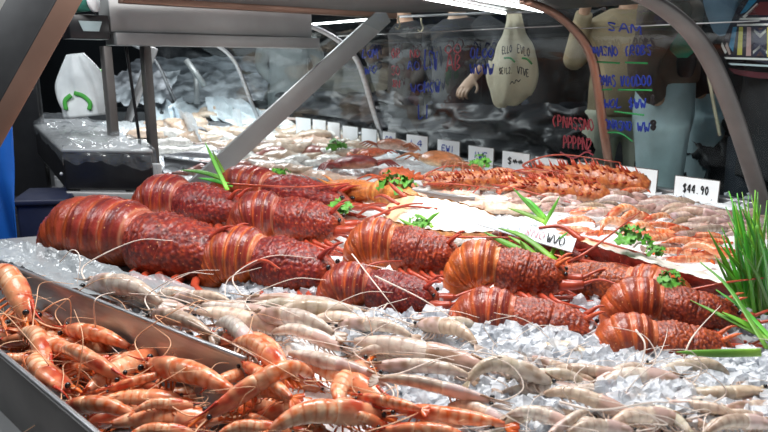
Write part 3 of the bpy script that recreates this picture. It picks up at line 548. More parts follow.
for x, w_, zb in ((110, .05, .78), (150, .045, .60)):
    t_ = beam_pt(x, 46)+D1*.05; mb = MB(); bar(mb, (t_[0], t_[1], zb), t_, w_, .03, ref=NV, bev=.003); mb.build('post', M['steel_dark'], bm_)
t_ = beam_pt(131, 46)+D1*.05; tube([t_, t_+np.array([.012, 0, -.2]), t_+np.array([.03, 0, -.52])], .006, 12, 6).build('cable', M['black_plastic'], bm_)

# ------------------------------------------------------------------ counter, trays, ice
z0 = .655
A_, B_ = K(-2.2, -.03, 0), K(5.2, -.03, 0); near = [K(5.2, 1.28, 0), K(.80, 1.28, 0), K(.80, 2.40, 0), K(-.15, 2.55, 0), K(-2.2, 2.0, 0)]
mb = MB(); slab(mb, [A_, B_]+near, .12, z0); ctr = mb.build('display_counter', M['steel_pale'], smooth=False); tag(ctr, 'long stainless seafood counter carrying ice, trays and the glass guard', 'counter')
mb = MB(); cen = sum([A_, B_]+near)/7; slab(mb, [cen+(p-cen)*.96 for p in [A_, B_]+near], 0, .12); mb.build('plinth', M['black_plastic'], ctr, smooth=False)
mb = MB(); bar(mb, K(-2.2, -.01, .69), K(5.2, -.01, .69), .05, .07, bev=.004); mb.build('front_rim', M['steel'], ctr)
# steel dividers of the trays
def divider(pts, top, bot, label, m='steel'):
    mb = MB(); n = len(pts); a = [np.array([p[0], p[1], top]) for p in pts]
    for p, q in zip(a[:-1], a[1:]):
        w = unit(np.cross(UP, q-p)); box(mb, p-UP*(top-bot)-w*.002, q-p, w*.004, UP*(top-bot), bev=.0006)
    o = mb.build('tray_divider', M[m]); tag(o, label, 'divider', 'steel tray dividers'); mb = MB(); tube(a, .0045, 12, 8, mb=mb); mb.build('rolled_edge', M['steel'], o); return o
d_a, d_b = P(-2, 261, .775), P(232, 354, .775); ex = unit(d_b-d_a)
divider([d_a-ex*.35, d_b+ex*.03], .775, .60, 'long steel tray divider between the raw prawns and the cooked prawns')
e_a, e_b = P(-2, 351, .765), P(96, 433, .765); ex2 = unit(e_b-e_a)
divider([e_a-ex2*.3, e_b+ex2*.25], .765, .58, 'near tray wall darkened for shade at the corner of the cooked prawn tray', 'steel_dark')  # shade on this wall's face is put into its darker steel
divider([P(262, 172, .77), P(475, 198, .77)], .77, .69, 'steel divider running behind the red lobsters under the far crabs')
divider([P(164, 157, .76), P(240, 168, .76)], .76, .70, 'short dark tray edge below the white fish, behind the slanted brace')
# ice bed: one bumpy sheet plus loose lumps
def hash2(x, y): return np.sin(x*12.9898+y*78.233)*43758.5453 % 1
def vnoise(x, y):
    xi, yi = np.floor(x), np.floor(y); xf, yf = x-xi, y-yi; u = xf*xf*(3-2*xf); v = yf*yf*(3-2*yf)
    return (hash2(xi, yi)*(1-u)+hash2(xi+1, yi)*u)*(1-v)+(hash2(xi, yi+1)*(1-u)+hash2(xi+1, yi+1)*u)*v
tt = np.linspace(-2.0, 5.1, 420); ss = np.linspace(.05, 1.98, 150); TT, SS_ = np.meshgrid(tt, ss, indexing='ij')
zz = .688+.022*vnoise(TT*14, SS_*14)+.014*vnoise(TT*37+9, SS_*37)+.01*vnoise(TT*80, SS_*80+5)
SS2 = np.where(TT > .8, .05+(SS_-.05)*(1.22/1.93), SS_)
pts = FB[None, None]+D1*TT[..., None]-NV*SS2[..., None]; pts[..., 2] = zz
# keep the sheet on the far side of the long divider
dn = unit(np.array([-ex[1], ex[0], 0])); dn = dn if np.dot(dn, NV) > 0 else -dn
sgn = np.tensordot(pts-d_a, dn, axes=([2], [0])); along = np.tensordot(pts-d_b, ex, axes=([2], [0])); low = (sgn < .01) & (along < .06)
pts[..., 2] = np.where(low, .62, pts[..., 2])
mb = MB(); mb.add(pts.reshape(-1, 3), [q[::-1] for q in grid_faces(len(tt), len(ss), False)]); ice = mb.build('crushed_ice', M['ice']); tag(ice, 'white bed of crushed ice filling the counter', 'ice', kind='stuff')
rr = np.random.RandomState(5); mb = MB()
def lump(c, s):
    v = np.array([[i, j, k] for i in (-1, 1) for j in (-1, 1) for k in (-1, 1)], float)*rr.uniform(.55, 1.1, (8, 3))*s; q = rr.randn(4); q /= np.linalg.norm(q); w, x, y, z = q
    R = np.array([[1-2*(y*y+z*z), 2*(x*y-z*w), 2*(x*z+y*w)], [2*(x*y+z*w), 1-2*(x*x+z*z), 2*(y*z-x*w)], [2*(x*z-y*w), 2*(y*z+x*w), 1-2*(x*x+y*y)]])
    mb.add(v@R.T+c, [(0, 1, 3, 2), (4, 6, 7, 5), (0, 4, 5, 1), (2, 3, 7, 6), (0, 2, 6, 4), (1, 5, 7, 3)])
def ice_patch(px0, py0, px1, py1, n, z, zr, smin=.005, smax=.012):
    for _ in range(int(n*1.5)): lump(P(rr.uniform(px0, px1), rr.uniform(py0, py1), z)+np.array([0, 0, rr.uniform(-zr, zr)]), rr.uniform(smin, smax))
for a in [(225, 284, 325, 302, 260, .722, .012), (340, 318, 460, 345, 330, .73, .018), (455, 335, 600, 375, 420, .735, .02), (560, 352, 700, 385, 420, .725, .018), (700, 360, 790, 405, 320, .735, .02), (690, 290, 790, 350, 260, .73, .02), (480, 380, 780, 436, 620, .735, .018), (380, 360, 520, 420, 240, .73, .014), (180, 296, 380, 345, 260, .715, .012), (120, 296, 240, 325, 110, .712, .008), (570, 280, 620, 360, 120, .73, .015), (430, 280, 460, 320, 60, .73, .01), (480, 195, 768, 240, 200, .712, .01), (160, 110, 330, 170, 260, .712, .012), (600, 392, 690, 420, 160, .75, .015)]: ice_patch(*a)
o = mb.build('ice_lumps', M['icecube'], smooth=False); tag(o, 'loose clear lumps of ice scattered among the prawns and lobsters', 'ice', kind='stuff')
# clear plastic liner on the ledge beside the long lobster
def sheet(rows, m, name, nx=40, ny=14, amp=.006, seed=3):
    r_ = np.random.RandomState(seed); R = np.array([smooth_path(r, nx) for r in rows]); G_ = np.array([smooth_path(R[:, i], ny) for i in range(nx)]); x, y = np.meshgrid(np.arange(nx), np.arange(ny), indexing='ij')
    G_[..., 2] += amp*(vnoise(x*.55+seed, y*.9)-.5)*2+amp*.6*(vnoise(x*1.3, y*1.1+seed)-.5)
    mb = MB(); mb.add(G_.reshape(-1, 3), grid_faces(nx, ny, False)); return mb.build(name, m)
o = sheet([[P(-40, 240, .78), P(12, 242, .775), P(60, 250, .77), P(130, 270, .755), P(235, 296, .735)], [P(-40, 252, .765), P(12, 256, .76), P(50, 268, .745), P(120, 286, .735), P(215, 306, .727)], [P(-40, 258, .79), P(0, 260, .785), P(30, 272, .77), P(100, 297, .745), P(190, 318, .730)]], M['liner'], 'plastic_liner', 60, 18, .008)
tag(o, 'crumpled clear plastic liner on the ledge between the long lobster and the steel divider', 'plastic sheet')
mb = MB(); slab(mb, [P(-60, 246, .72), P(60, 236, .72), P(240, 292, .72), P(215, 318, .72), P(-40, 262, .72)], .66, .725); o = mb.build('steel_ledge', M['steel_pale'], smooth=False); tag(o, 'grey steel ledge under the clear plastic liner', 'ledge')

# ------------------------------------------------------------------ greens, halved lobsters, card, crabs, fish
def blade(mb, b, tip, w, bend=.1, col=(.10, .34, .04), n=12):
    b, tip = np.asarray(b, float), np.asarray(tip, float); d = tip-b; mid = b+d*.55+UP*np.linalg.norm(d)*bend
    p = smooth_path([b, mid, tip], n); q = np.linspace(0, 1, n); c = mixc(np.array(col)*1.5+np.array([.12, .12, .02]), col, np.clip(q*3, 0, 1)); return loft(mb, p, w*np.clip(1.1-q**3, .08, 1), w*.25, 6, c, ref=np.array([.3, -1, .4]))
def chives2(base, spread, tips, label, w=.0055, z=.72, seed=1, dense=1):
    r = random.Random(seed); b0 = P(base[0], base[1], z); root = empty('chives', label, 'chives', 'bunches of green chives', b0); tf = np.eye(4); tf[:3, 3] = -b0
    for tx, ty, dy in [(x+r.uniform(-7, 7)*k, y+r.uniform(-6, 6)*k, q+r.uniform(-.03, .03)*k) for x, y, q in tips for k in range(dense)]:
        b = P(base[0]+r.uniform(-spread, spread), base[1]+r.uniform(-6, 6), z); mb = MB()
        blade(mb, b, PY(tx, ty, b[1]+dy), w*r.uniform(.75, 1.2), r.uniform(-.02, .1), (r.uniform(.06, .16), r.uniform(.26, .44), r.uniform(.02, .05))); mb.build('leaf_blade', M['leaf'], root, tf=tf)
    return root
rt = random.Random(4)
chives2((762, 318), 22, [(742, 192, .1), (735, 205, .1), (752, 200, .12), (722, 235, .05), (712, 238, .02), (766, 215, .1), (728, 222, .05), (748, 212, 0), (758, 225, -.02), (772, 210, .05), (780, 230, 0), (716, 258, 0), (736, 238, -.05), (745, 232, -.04), (762, 245, -.05), (732, 200, .12), (755, 190, .15), (770, 195, .1), (724, 250, -.02), (785, 205, .1), (740, 250, -.03), (752, 245, -.06)], 'big upright bunch of green chives by the end arch of the glass guard', .0048, .73, 5, 3)
chives2((772, 345), 10, [(716, 290, .12), (700, 262, .2), (690, 300, .1), (722, 312, .05)], 'long green chive leaves arching over the ice below the upright bunch', .0055, .76, 6)
chives2((766, 352), 6, [(676, 352, -.02)], 'long flat green leaf lying on the ice before the nearest lobsters', .0065, .785, 7)
chives2((548, 258), 20, [(484, 232, .05), (508, 236, .05), (520, 240, .0), (556, 238, .02), (498, 228, .1), (568, 232, .05), (530, 230, .05)], 'dark green chives under the leaning printed card', .006, .78, 8)
chives2((542, 222), 6, [(513, 188, .05), (508, 208, .05), (560, 196, .03), (520, 196, .05)], 'thin light green chives standing behind the leaning printed card', .006, .75, 9)
chives2((228, 188), 6, [(180, 170, .03), (205, 142, .1), (212, 150, .1), (198, 178, 0)], 'thin green chives sticking up at the foot of the slanted brace', .007, .79, 10)
chives2((430, 228), 8, [(398, 218, .02), (404, 228, 0), (440, 212, .02), (415, 214, .04)], 'small green chive sprigs at the end of the halved lobster meat', .005, .80, 11)
def parsley(px, py, z, wpx, label, seed):
    r = np.random.RandomState(seed); c = P(px, py, z+.015); s = wpx*1.25*c[1]/F/2; root = empty('parsley_sprig', label, 'parsley', 'curly parsley garnishes', c); mb = MB()
    for k in range(26):
        d = r.randn(3); d[2] = abs(d[2])*.6; d[:2] *= .8; d = d/np.linalg.norm(d)*s*r.uniform(.45, 1.05); n, m_ = 5, 9; v = []
        nn = unit(d+np.array([0, 0, s*.5])); t1 = unit(np.cross(nn, r.randn(3))); t2 = np.cross(nn, t1); R = s*r.uniform(.22, .36)
        for i in range(n):
            for j in range(m_):
                a = 2*math.pi*j/m_; rad = R*i/(n-1); v.append(d+(t1*math.cos(a)+t2*math.sin(a))*rad+nn*(R*.5*(i/(n-1))**2*math.sin(a*4+k)))
        mb.add(v, grid_faces(n, m_)+[])
    lf = mb.build('leaf', M['parsley'], root); lf['kind'] = 'stuff'
    mb = MB(); tube([(0, 0, -.01), (s*.3, 0, 0), (s*1.1, -s*.2, -s*.15)], s*.06, 8, 6, mb=mb); mb.build('stem', M['leaf'], root)
for i, a in enumerate([(396, 190, .80, 32, 'parsley sprig on the steel divider above the halved lobster meat'), (340, 209, .79, 24, 'parsley sprig between the golden lobster and the dark banded one'), (418, 226, .79, 18, 'tiny parsley sprig under the halved lobster meat'), (481, 164, .80, 17, 'upright parsley sprig among the far price cards'), (278, 177, .79, 18, 'parsley sprig on the middle divider nearest the slanted brace'), (338, 147, .77, 17, 'parsley sprig among the pale far fish'), (634, 243, .81, 30, 'parsley sprig on the dark red halved lobster shell'), (668, 284, .79, 26, 'parsley sprig behind the nearest orange-brown domed tail'), (656, 253, .81, 16, 'small parsley sprig on the halved lobster meat nearest the chives')]): parsley(*a, seed=80+i)
# halved lobsters: a half shell trough filled with white meat
def halved(A, B, h, wdt, label, shell, tilt):
    root = empty('halved_lobster'); n = 40; u = np.linspace(0, 1, n); pr = np.interp(u, [0, .1, .45, .8, 1], [.5, .9, 1, .75, .35]); mb = MB(); v = []; m_ = 14
    for i in range(n):
        for j in range(m_):
            a = math.pi*(1+j/(m_-1)); k = 1+.03*math.sin(u[i]*44)+.02*math.sin(j*7+i*3); v.append((u[i], math.cos(a)*wdt*pr[i]*k, math.sin(a)*h*pr[i]*k))
    rs = np.random.RandomState(2); mb.add(v, grid_faces(n, m_, False), np.array(shell)*(1+.3*rs.uniform(-1, 1, (n*m_, 1)))); mb.build('half_shell', M['lobster'], root)
    mb = MB(); v = []; cc = []; m_ = 11
    for i in range(n):
        for j in range(m_):
            s = (j/(m_-1)-.5)*2; v.append((u[i]*.97+.015, s*wdt*.93*pr[i], h*(.14*(1-s**4)*(.6+.4*math.sin(u[i]*17+1.2*math.cos(s*3)))+.04*math.sin(i*1.7+j)))); cc.append(np.array([.86, .80, .72])*(1-.1*rs.rand()) if 0.18 < u[i] else np.array([.75, .5, .3]))
    mb.add(v, [q[::-1] for q in grid_faces(n, m_, False)], cc); mb.build('white_meat', M['vcol'], root); mb = MB()
    for k in range(1): tube([(.05, -wdt*.3, h*.14), (.2, 0, h*.15), (.45, wdt*.2, h*.13)], .008, 14, 6, (.7, .25, .12), mb)
    mb.build('red_vein', M['lobster_leg'], root)
    for s in ((-.5, .1, .6) if tilt < 0 else (-.6,)):
        mb = MB(); tube([(.1, s*wdt, 0), (-.05, s*wdt*1.4, h*.4), (-.16, s*wdt*2.2, h*.1)], .022, 12, 7, (.5, .1, .04), mb, .4); mb.build('leg', M['lobster_leg'], root)
    root.matrix_world = chord_matrix((0, 0, 0), (1, 0, 0), (0, 0, 1), A, B, tilt); return tag(root, label, 'lobster', 'halved lobsters showing white meat')
halved(P(388, 205, .80), P(500, 226, .79), .16, .20, 'halved lobster with bright white meat beside the golden lobster', (.60, .25, .07), -.45)
halved(P(578, 238, .80), P(742, 288, .775), .13, .16, 'dark red halved lobster with white meat by the upright chives', (.22, .02, .015), .22)
# leaning printed card
q = [P(477, 224, .815), P(572, 252, .805)]; tp = [P(484, 213, .83), P(584, 240, .82)]
mb = MB(); nx = unit(np.cross(q[1]-q[0], tp[0]-q[0])); box(mb, q[0], q[1]-q[0], tp[0]-q[0], -nx*.003, bev=.0006); cd_ = mb.build('printed_card', mat('glossy_card', (.52, .56, .60), .15, noise=.05, coat=.5)); tag(cd_, 'white glossy printed card leaning among chives above the lobsters', 'sign')
def on_card(pl, m, name, rad):
    mb = MB()
    for k in pl:
        pts = np.array([q[0]+(q[1]-q[0])*u+(tp[0]-q[0])*v+nx*(.003 if np.dot(nx, CAM-q[0]) > 0 else -.006) for u, v in k]); loft(mb, smooth_path(pts, 4*len(pts)), rad, rad*.4, 5, ref=nx)
    mb.build(name, m, cd_)
on_card([[(.12+.07*i+.05*a, .25+.5*b) for a, b in GL[ch][0]] for i, ch in enumerate('ESLPO') if GL[ch]], mat('grey_print', (.40, .44, .50), .5, noise=.1), 'print', .0012)
on_card([[(.52+.07*i+.05*a, .2+.5*b) for a, b in GL[ch][0]] for i, ch in enumerate('8NO')], mat('pink_print', (.6, .25, .3), .5, noise=.1), 'pink_print', .0012)
on_card([[(.74+.06*i+.05*a, .15+.6*b) for a, b in GL[ch][0]] for i, ch in enumerate('WVO')], M['ink_black'], 'black_print', .0014)
# crabs
def make_crab(seed, top, low):
    r = np.random.RandomState(seed); root = empty('crab'); n, m_ = 22, 40; v = []; cc = []; top, low = np.array(top), np.array(low)
    for i in range(n):
        th = math.pi*(i+.5)/n
        for j in range(m_):
            a = 2*math.pi*j/m_; R = math.sin(th)*(1+.03*math.cos(a*14)*(abs(math.cos(th)) < .35)); z = math.cos(th); v.append((math.sin(a)*.36*R+.04*R*math.cos(2*a), math.cos(a)*.50*R, (.20 if z > 0 else .10)*z+.12+.01*math.sin(9*a)*R)); cc.append(mixc(low, top, np.clip(z*1.5+.5, 0, 1))*(1+.15*r.uniform(-1, 1)))
    mb = MB(); mb.add(v, [q[::-1] for q in grid_faces(n, m_)], cc); mb.build('shell', M['lobster_tail'], root)
    for s in (-1, 1):
        mb = MB(); loft(mb, smooth_path([(.2, s*.36, .12), (.4, s*.58, .14), (.5, s*.5, .15)], 12), np.linspace(.07, .06, 12), None, 10, top); arm = mb.build('claw_arm', M['lobster_tail'], root)
        mb = MB(); loft(mb, smooth_path([(.48, s*.54, .14), (.6, s*.36, .15), (.66, s*.12, .14)], 14), np.interp(np.linspace(0, 1, 14), [0, .35, .7, 1], [.05, .12, .07, .012]), None, 10, mixc(top, low, np.linspace(0, 1, 14))); mb.build('claw', M['lobster_tail'], arm)
        mb = MB(); loft(mb, smooth_path([(.52, s*.36, .14), (.54, s*.22, .15), (.62, s*.10, .14)], 10), np.linspace(.04, .012, 10), None, 8, low*.5); mb.build('claw_finger', M['lobster_tail'], arm)
        mb = MB(); ball(mb, (.35, s*.10, .17), .025, 8, 6); mb.build('eye', M['eye'], root)
        for k in range(4):
            x = .18-k*.13; mb = MB(); tube([(x, s*.40, .10), (x-.03*k, s*.66, .17), (x-.08*k-.05, s*.82, .04)], .045, 12, 8, top, mb, .3); mb.build('leg', M['lobster_tail'], root)
    return root
CR = [make_crab(1, (.26, .035, .03), (.62, .30, .16)), make_crab(2, (.60, .11, .035), (.74, .40, .24)), make_crab(3, (.46, .15, .07), (.66, .45, .34))]
_cu = set()
def crab(k, px, py, z, wpx, yaw, tilt, lab):
    src = CR[k]; o = src if k not in _cu else dup(src); _cu.add(k); c = P(px, py, z); s = wpx*c[1]/F/1.15
    o.matrix_world = Matrix.Translation(c.tolist())@Matrix.Rotation(yaw, 4, 'Z')@Matrix.Rotation(tilt, 4, 'Y')@Matrix.Scale(s, 4); tag(o, lab, 'crab', 'cooked crabs')
crab(0, 356, 170, .735, 54, 1.9, .15, 'dark red cooked crab nearest the far parsley sprig and pale fish')
crab(1, 396, 182, .735, 52, -.6, .2, 'bright orange-red cooked crab in front of the dark red one, by the divider')
crab(2, 440, 168, .745, 62, .5, .15, 'brown and orange cooked crab below the square blue-scrawled price card')
crab(1, 372, 158, .765, 36, 2.6, .1, 'small orange-red crab behind the dark red one')
crab(2, 392, 150, .77, 40, 1.2, .3, 'pinkish crab lying highest on the heap under the price cards')
# spiny orange lobsters at the back
def spiny(A, B, lab):
    root = empty('spiny_lobster'); r = np.random.RandomState(9); n, sg = 60, 30; u = np.linspace(0, 1, n); rr_ = np.interp(u, [0, .08, .3, .55, .62, .9, 1], [.05, .10, .12, .12, .10, .085, .04]); w = np.where(u < .58, .97+.06*((u*14) % 1), 1)
    a = np.linspace(0, 2*math.pi, sg, endpoint=False); c = mixc(np.array([.28, .05, .02]), np.array([.60, .22, .06]), r.rand(n, sg)*.8); c = mixc(c, np.array([.70, .48, .30]), np.clip(-np.sin(a)[None]+0*u[:, None], 0, 1)*.8)
    mb = MB(); loft(mb, np.stack([u, 0*u, .09+.03*np.sin(u*3)], 1), rr_*w, rr_*w, sg, c, mul=1+.05*r.randn(n, sg)); bd = mb.build('body', M['lobster_gold'], root)
    for k in range(95):
        uu = r.uniform(.05, .95); aa = r.uniform(.1, math.pi-.1); R = np.interp(uu, u, rr_); b = np.array([uu, math.cos(aa)*R*.95, .09+.03*math.sin(uu*3)+math.sin(aa)*R*.95]); d = np.array([.5, math.cos(aa), math.sin(aa)])
        mb = MB(); loft(mb, np.array([b, b+d*.035, b+d*.07]), [.012, .007, .002], None, 6, (.66, .17, .04)); mb.build('spine', M['lobster_leg'], bd)
    for s in (-1, 1):
        mb = MB(); tube([(.92, s*.05, .12), (1.05, s*.1, .16), (.8, s*.3, .22), (.3, s*.4, .15)], .016, 20, 6, (.6, .2, .05), mb, .3); mb.build('feeler', M['lobster_leg'], bd)
        for q in range(5): mb = MB(); x = .5+q*.09; tube([(x, s*.09, .05), (x+.02, s*.2, .10), (x+.12, s*.26, .02)], .018, 10, 6, (.6, .2, .05), mb, .35); mb.build('leg', M['lobster_leg'], root)
    root.matrix_world = chord_matrix((0, 0, .09), (1, 0, .09), (0, 0, 1), A, B, .2, .86); return tag(root, lab, 'lobster', 'spiny orange lobsters before the price cards'), root
spiny(P(650, 186, .765), P(526, 175, .765), 'spiny orange lobster lying lengthwise below the wide blank price card')
spiny(P(520, 180, .77), P(430, 186, .755), 'spiny orange lobster lying beside the cooked crabs')
spiny(P(610, 196, .75), P(500, 188, .75), 'spiny lobster with a pale belly in front of the lengthwise one')
# pale fish, fillets and squid towards the far end
def make_fish(seed, back, belly, slim=1.0):
    root = empty('whole_fish'); back, belly = np.array(back), np.array(belly); n, sg = 36, 20; u = np.linspace(0, 1, n); h = np.interp(u, [0, .06, .25, .5, .8, .93, 1], [.02, .07, .125, .12, .06, .035, .03])*slim
    a = np.linspace(0, 2*math.pi, sg, endpoint=False); c = mixc(belly, back, np.clip(np.sin(a)*1.2+.1, 0, 1)[None]*np.ones((n, 1))); mb = MB(); loft(mb, np.stack([.5-u, .02*np.sin(u*4), 0*u], 1), h*.5, h, sg, c); b = mb.build('body', M['vcol'], root)
    mb = MB(); mb.add([(-.48, .01, 0), (-.62, .012, .12), (-.58, .012, 0), (-.62, .012, -.12)], [(0, 1, 2), (0, 2, 3)], back); mb.build('tail_fin', M['vcol'], root, smooth=False)
    mb = MB(); mb.add([(.2, 0, .11), (.1, .0, .19), (-.15, 0, .15), (-.25, 0, .08)], [(0, 1, 2, 3)], back); mb.build('back_fin', M['vcol'], root, smooth=False)
    for s in (-1, 1): mb = MB(); ball(mb, (.42, s*.038, .02), .018, 8, 6); mb.build('eye', M['eye'], b)
    return root
def make_fillet(seed, c0, c1):
    r = np.random.RandomState(seed); n, sg = 30, 18; u = np.linspace(0, 1, n); w = np.interp(u, [0, .08, .4, .8, 1], [.05, .14, .19, .12, .03])*(1+.06*r.randn(n)); c = mixc(np.array(c0), np.array(c1), r.rand(n, sg)*.5+.5*np.abs(np.sin(u*9))[:, None])
    mb = MB(); loft(mb, np.stack([u-.5, .06*np.sin(u*3+seed), .03*np.sin(u*7)], 1), w, w*.55, sg, c, mul=1+.05*r.randn(n, sg)); o = mb.build('fish_fillet', M['vcol']); return o
FI = [make_fish(1, (.30, .30, .32), (.75, .75, .74)), make_fish(2, (.55, .42, .38), (.82, .76, .72)), make_fish(3, (.12, .13, .15), (.55, .56, .58), .8)]
FL = [make_fillet(1, (.60, .57, .52), (.82, .80, .76)), make_fillet(2, (.66, .40, .30), (.80, .62, .50)), make_fillet(3, (.50, .34, .24), (.70, .56, .44)), make_fillet(4, (.26, .06, .05), (.52, .24, .19)), make_fillet(5, (.20, .17, .13), (.46, .40, .32))]
_fu = set()
def scatter(srcs, heap, cat, spots, lpx, z, seed, jit=.6):
    r = random.Random(seed)
    for x, y in spots:
        src = r.choice(srcs); o = src if src.name not in _fu else dup(src); _fu.add(src.name); c = P(x, y, z+r.uniform(-.01, .02)); s = lpx*r.uniform(.8, 1.2)*c[1]/F; lie = D90*r.choice((-1, 1))*.85 if src in FI else r.uniform(-.3, .3)
        o.matrix_world = Matrix.Translation(c.tolist())@Matrix.Rotation(r.uniform(-jit, jit)+(math.pi if r.random() < .5 else 0), 4, 'Z')@Matrix.Rotation(r.uniform(-.15, .15), 4, 'Y')@Matrix.Rotation(lie, 4, 'X')@Matrix.Scale(s, 4)
        HEAPS.setdefault(heap, []).append([o, (x, y), cat, None])
def spots(n, x0, x1, ya, yb, seed, sep=8):
    """n spread points between two slanted lines ya, yb (each given as y at x0, y at x1)."""
    r = random.Random(seed); out = []; k = 0
    while len(out) < n and k < 4000:
        k += 1; x = r.uniform(x0, x1); f = (x-x0)/(x1-x0); lo = ya[0]+(ya[1]-ya[0])*f; hi = yb[0]+(yb[1]-yb[0])*f; y = r.uniform(lo, hi)
        if all(abs(x-a)/2.4+abs(y-b) > sep for a, b in out): out.append((x, y))
    return out
scatter([FL[0], FL[0], FI[0], FI[1], FL[2]], 'palefish', 'fish', spots(30, 158, 300, (104, 122), (160, 152), 1, 6), 58, .735, 2)
scatter([FL[1], FL[2], FL[0], FI[1], FL[3]], 'fillets', 'fish', spots(24, 232, 350, (152, 134), (176, 178), 3, 6), 50, .735, 4)
scatter([FL[4], FL[0], FI[0], FL[2]], 'backfish', 'fish', spots(18, 285, 400, (126, 140), (140, 150), 5, 5), 44, .735, 6)
scatter([FL[3], FL[1]], 'redfish', 'fish', spots(7, 188, 250, (164, 158), (172, 176), 8, 5), 40, .73, 9)
scatter([FL[0], FL[1], FL[2]], 'midfish', 'fish', spots(9, 420, 520, (188, 204), (200, 214), 11, 6), 55, .725, 12)
# ------------------------------------------------------------------ scale, bag, cloths by the seller's side
st_ = PY(66, 152, 2.15); zt_ = st_[2]; sb = PY(66, 190, 2.15); H = zt_-sb[2]; eX = P(156, 153, zt_)-st_; eY = P(31, 121, zt_)-st_; W = np.linalg.norm(eX); Dp = np.linalg.norm(eY); ex_ = eX/W; ey_ = eY/Dp
sc_ = empty('scale', 'black weighing scale wrapped in clear plastic film on a steel stand', 'scale', loc=sb)
tf = np.eye(4); tf[:3, 3] = -sb
mb = MB(); box(mb, sb, ex_*W, ey_*Dp, UP*H, bev=.008); mb.build('body', M['black_plastic'], sc_, tf=tf)
mb = MB(); box(mb, sb-ex_*.004-ey_*.004+UP*H*.98, ex_*(W+.008), ey_*(Dp+.008), UP*.014, bev=.005); mb.build('weighing_plate', M['steel_pale'], sc_, tf=tf)
mb = MB(); ball(mb, sb+ey_*.06-ex_*.002+UP*.045, (.006, .006, .006), 10, 6); mb.build('button', M['card'], sc_, tf=tf)
mb = MB(); nx, ny = 46, 40; x, y = np.meshgrid(np.linspace(-.05, 1.06, nx), np.linspace(-.28, 1.05, ny), indexing='ij'); drop = np.clip(-y, 0, 1)/.28*.07*(.6+.6*vnoise(x*6, y*0+3.3))+np.clip(-x, 0, 1)/.05*.045+np.clip(x-1, 0, 1)/.06*.06
fz = H+.022+.026*(vnoise(x*9, y*11)-.3)+.008*vnoise(x*25, y*21)-drop; v = sb[None, None]+ex_*(np.clip(x, -.02, 1.02)*W)[..., None]+ey_*(np.clip(y, -.025, 1.05)*Dp-.01*(y < 0)*vnoise(x*14, y*9))[..., None]; v[..., 2] += fz
mb.add(v.reshape(-1, 3), grid_faces(nx, ny, False)); o = mb.build('plastic_film', M['film'], sc_, tf=tf)
# stand
st = empty('scale_stand', 'grey steel stand under the black scale', 'stand'); yy = sb-UP*.004
mb = MB(); box(mb, yy-ex_*.0-ey_*.02-UP*.04, ex_*(W*1.0), ey_*.03, UP*.04, bev=.003); mb.build('front_rail', M['steel_pale'], st)
mb = MB(); box(mb, yy+ey_*.34-UP*.04, ex_*W, ey_*.03, UP*.04, bev=.003); mb.build('rear_rail', M['steel_pale'], st)
for f_ in (.0, .9):
    for g in (0, .34): mb = MB(); b = yy+ex_*W*f_+ey_*(g-.015); box(mb, (b[0], b[1], .02), ex_*.03, ey_*.03, UP*(yy[2]-.03), bev=.003); mb.build('leg', M['steel_pale'], st)
t_ = sb+ex_*W*1.0; mb = MB(); box(mb, (t_[0], t_[1], .3), ex_*.03, ey_*.03, UP*(sb[2]-.3+.09), bev=.003); mb.build('upright', M['steel_pale'], st)
mb = MB(); ball(mb, t_+np.array([.012, -.004, .0]), (.008, .008, .012), 8, 6); mb.build('bolt', M['copper'], st)
# white carrier bag
bp = PY(88, 116, 2.75); r2 = 2.75/F; mb = MB(); n, sg = 26, 36; u = np.linspace(0, 1, n); a = np.linspace(0, 2*math.pi, sg, endpoint=False)
wv = smooth_path([(23, 0, 0), (25, 0, 0), (24, 0, 0), (22, 0, 0), (16, 0, 0), (8, 0, 0)], n)[:, 0]; fold = 1+.05*np.sin(a*3+u[:, None]*9)+.08*np.sin(a*5+u[:, None]*4)+.06*np.sin(a*11+2*u[:, None])
loft(mb, np.stack([bp[0]+(0-6*u)*r2, np.full(n, bp[1]), bp[2]+u*60*r2], 1), wv*r2, wv*r2*.45, sg, (.78, .82, .84), ref=(0, 1, 0), mul=fold); bg = mb.build('carrier_bag', mat('white_film_bag', (.84, .89, .90), .35, noise=.08)); tag(bg, 'crumpled white plastic carrier bag with green print behind the scale', 'bag')
def front(px, py): q_ = PY(px, py, 2.75-.048); return q_
mb = MB()
for pl in ([(66, 110), (65, 101), (71, 95)], [(74, 93), (83, 96), (90, 103), (89, 110)]): loft(mb, smooth_path([front(*k) for k in pl], 12), .009, .002, 6, ref=(0, -1, 0))
mb.build('green_print', mat('green_print', (.08, .42, .07), .4, noise=.1), bg)
o = tube([PY(90, 76, 2.8), PY(98, 74, 2.8), PY(104, 78, 2.8), PY(103, 86, 2.8)], .022, 14, 8).build('green_cloth', mat('bright_green_cloth', (.12, .55, .06), .5, noise=.2)); tag(o, 'scrap of bright green plastic between the carrier bag and the post', 'plastic scrap')
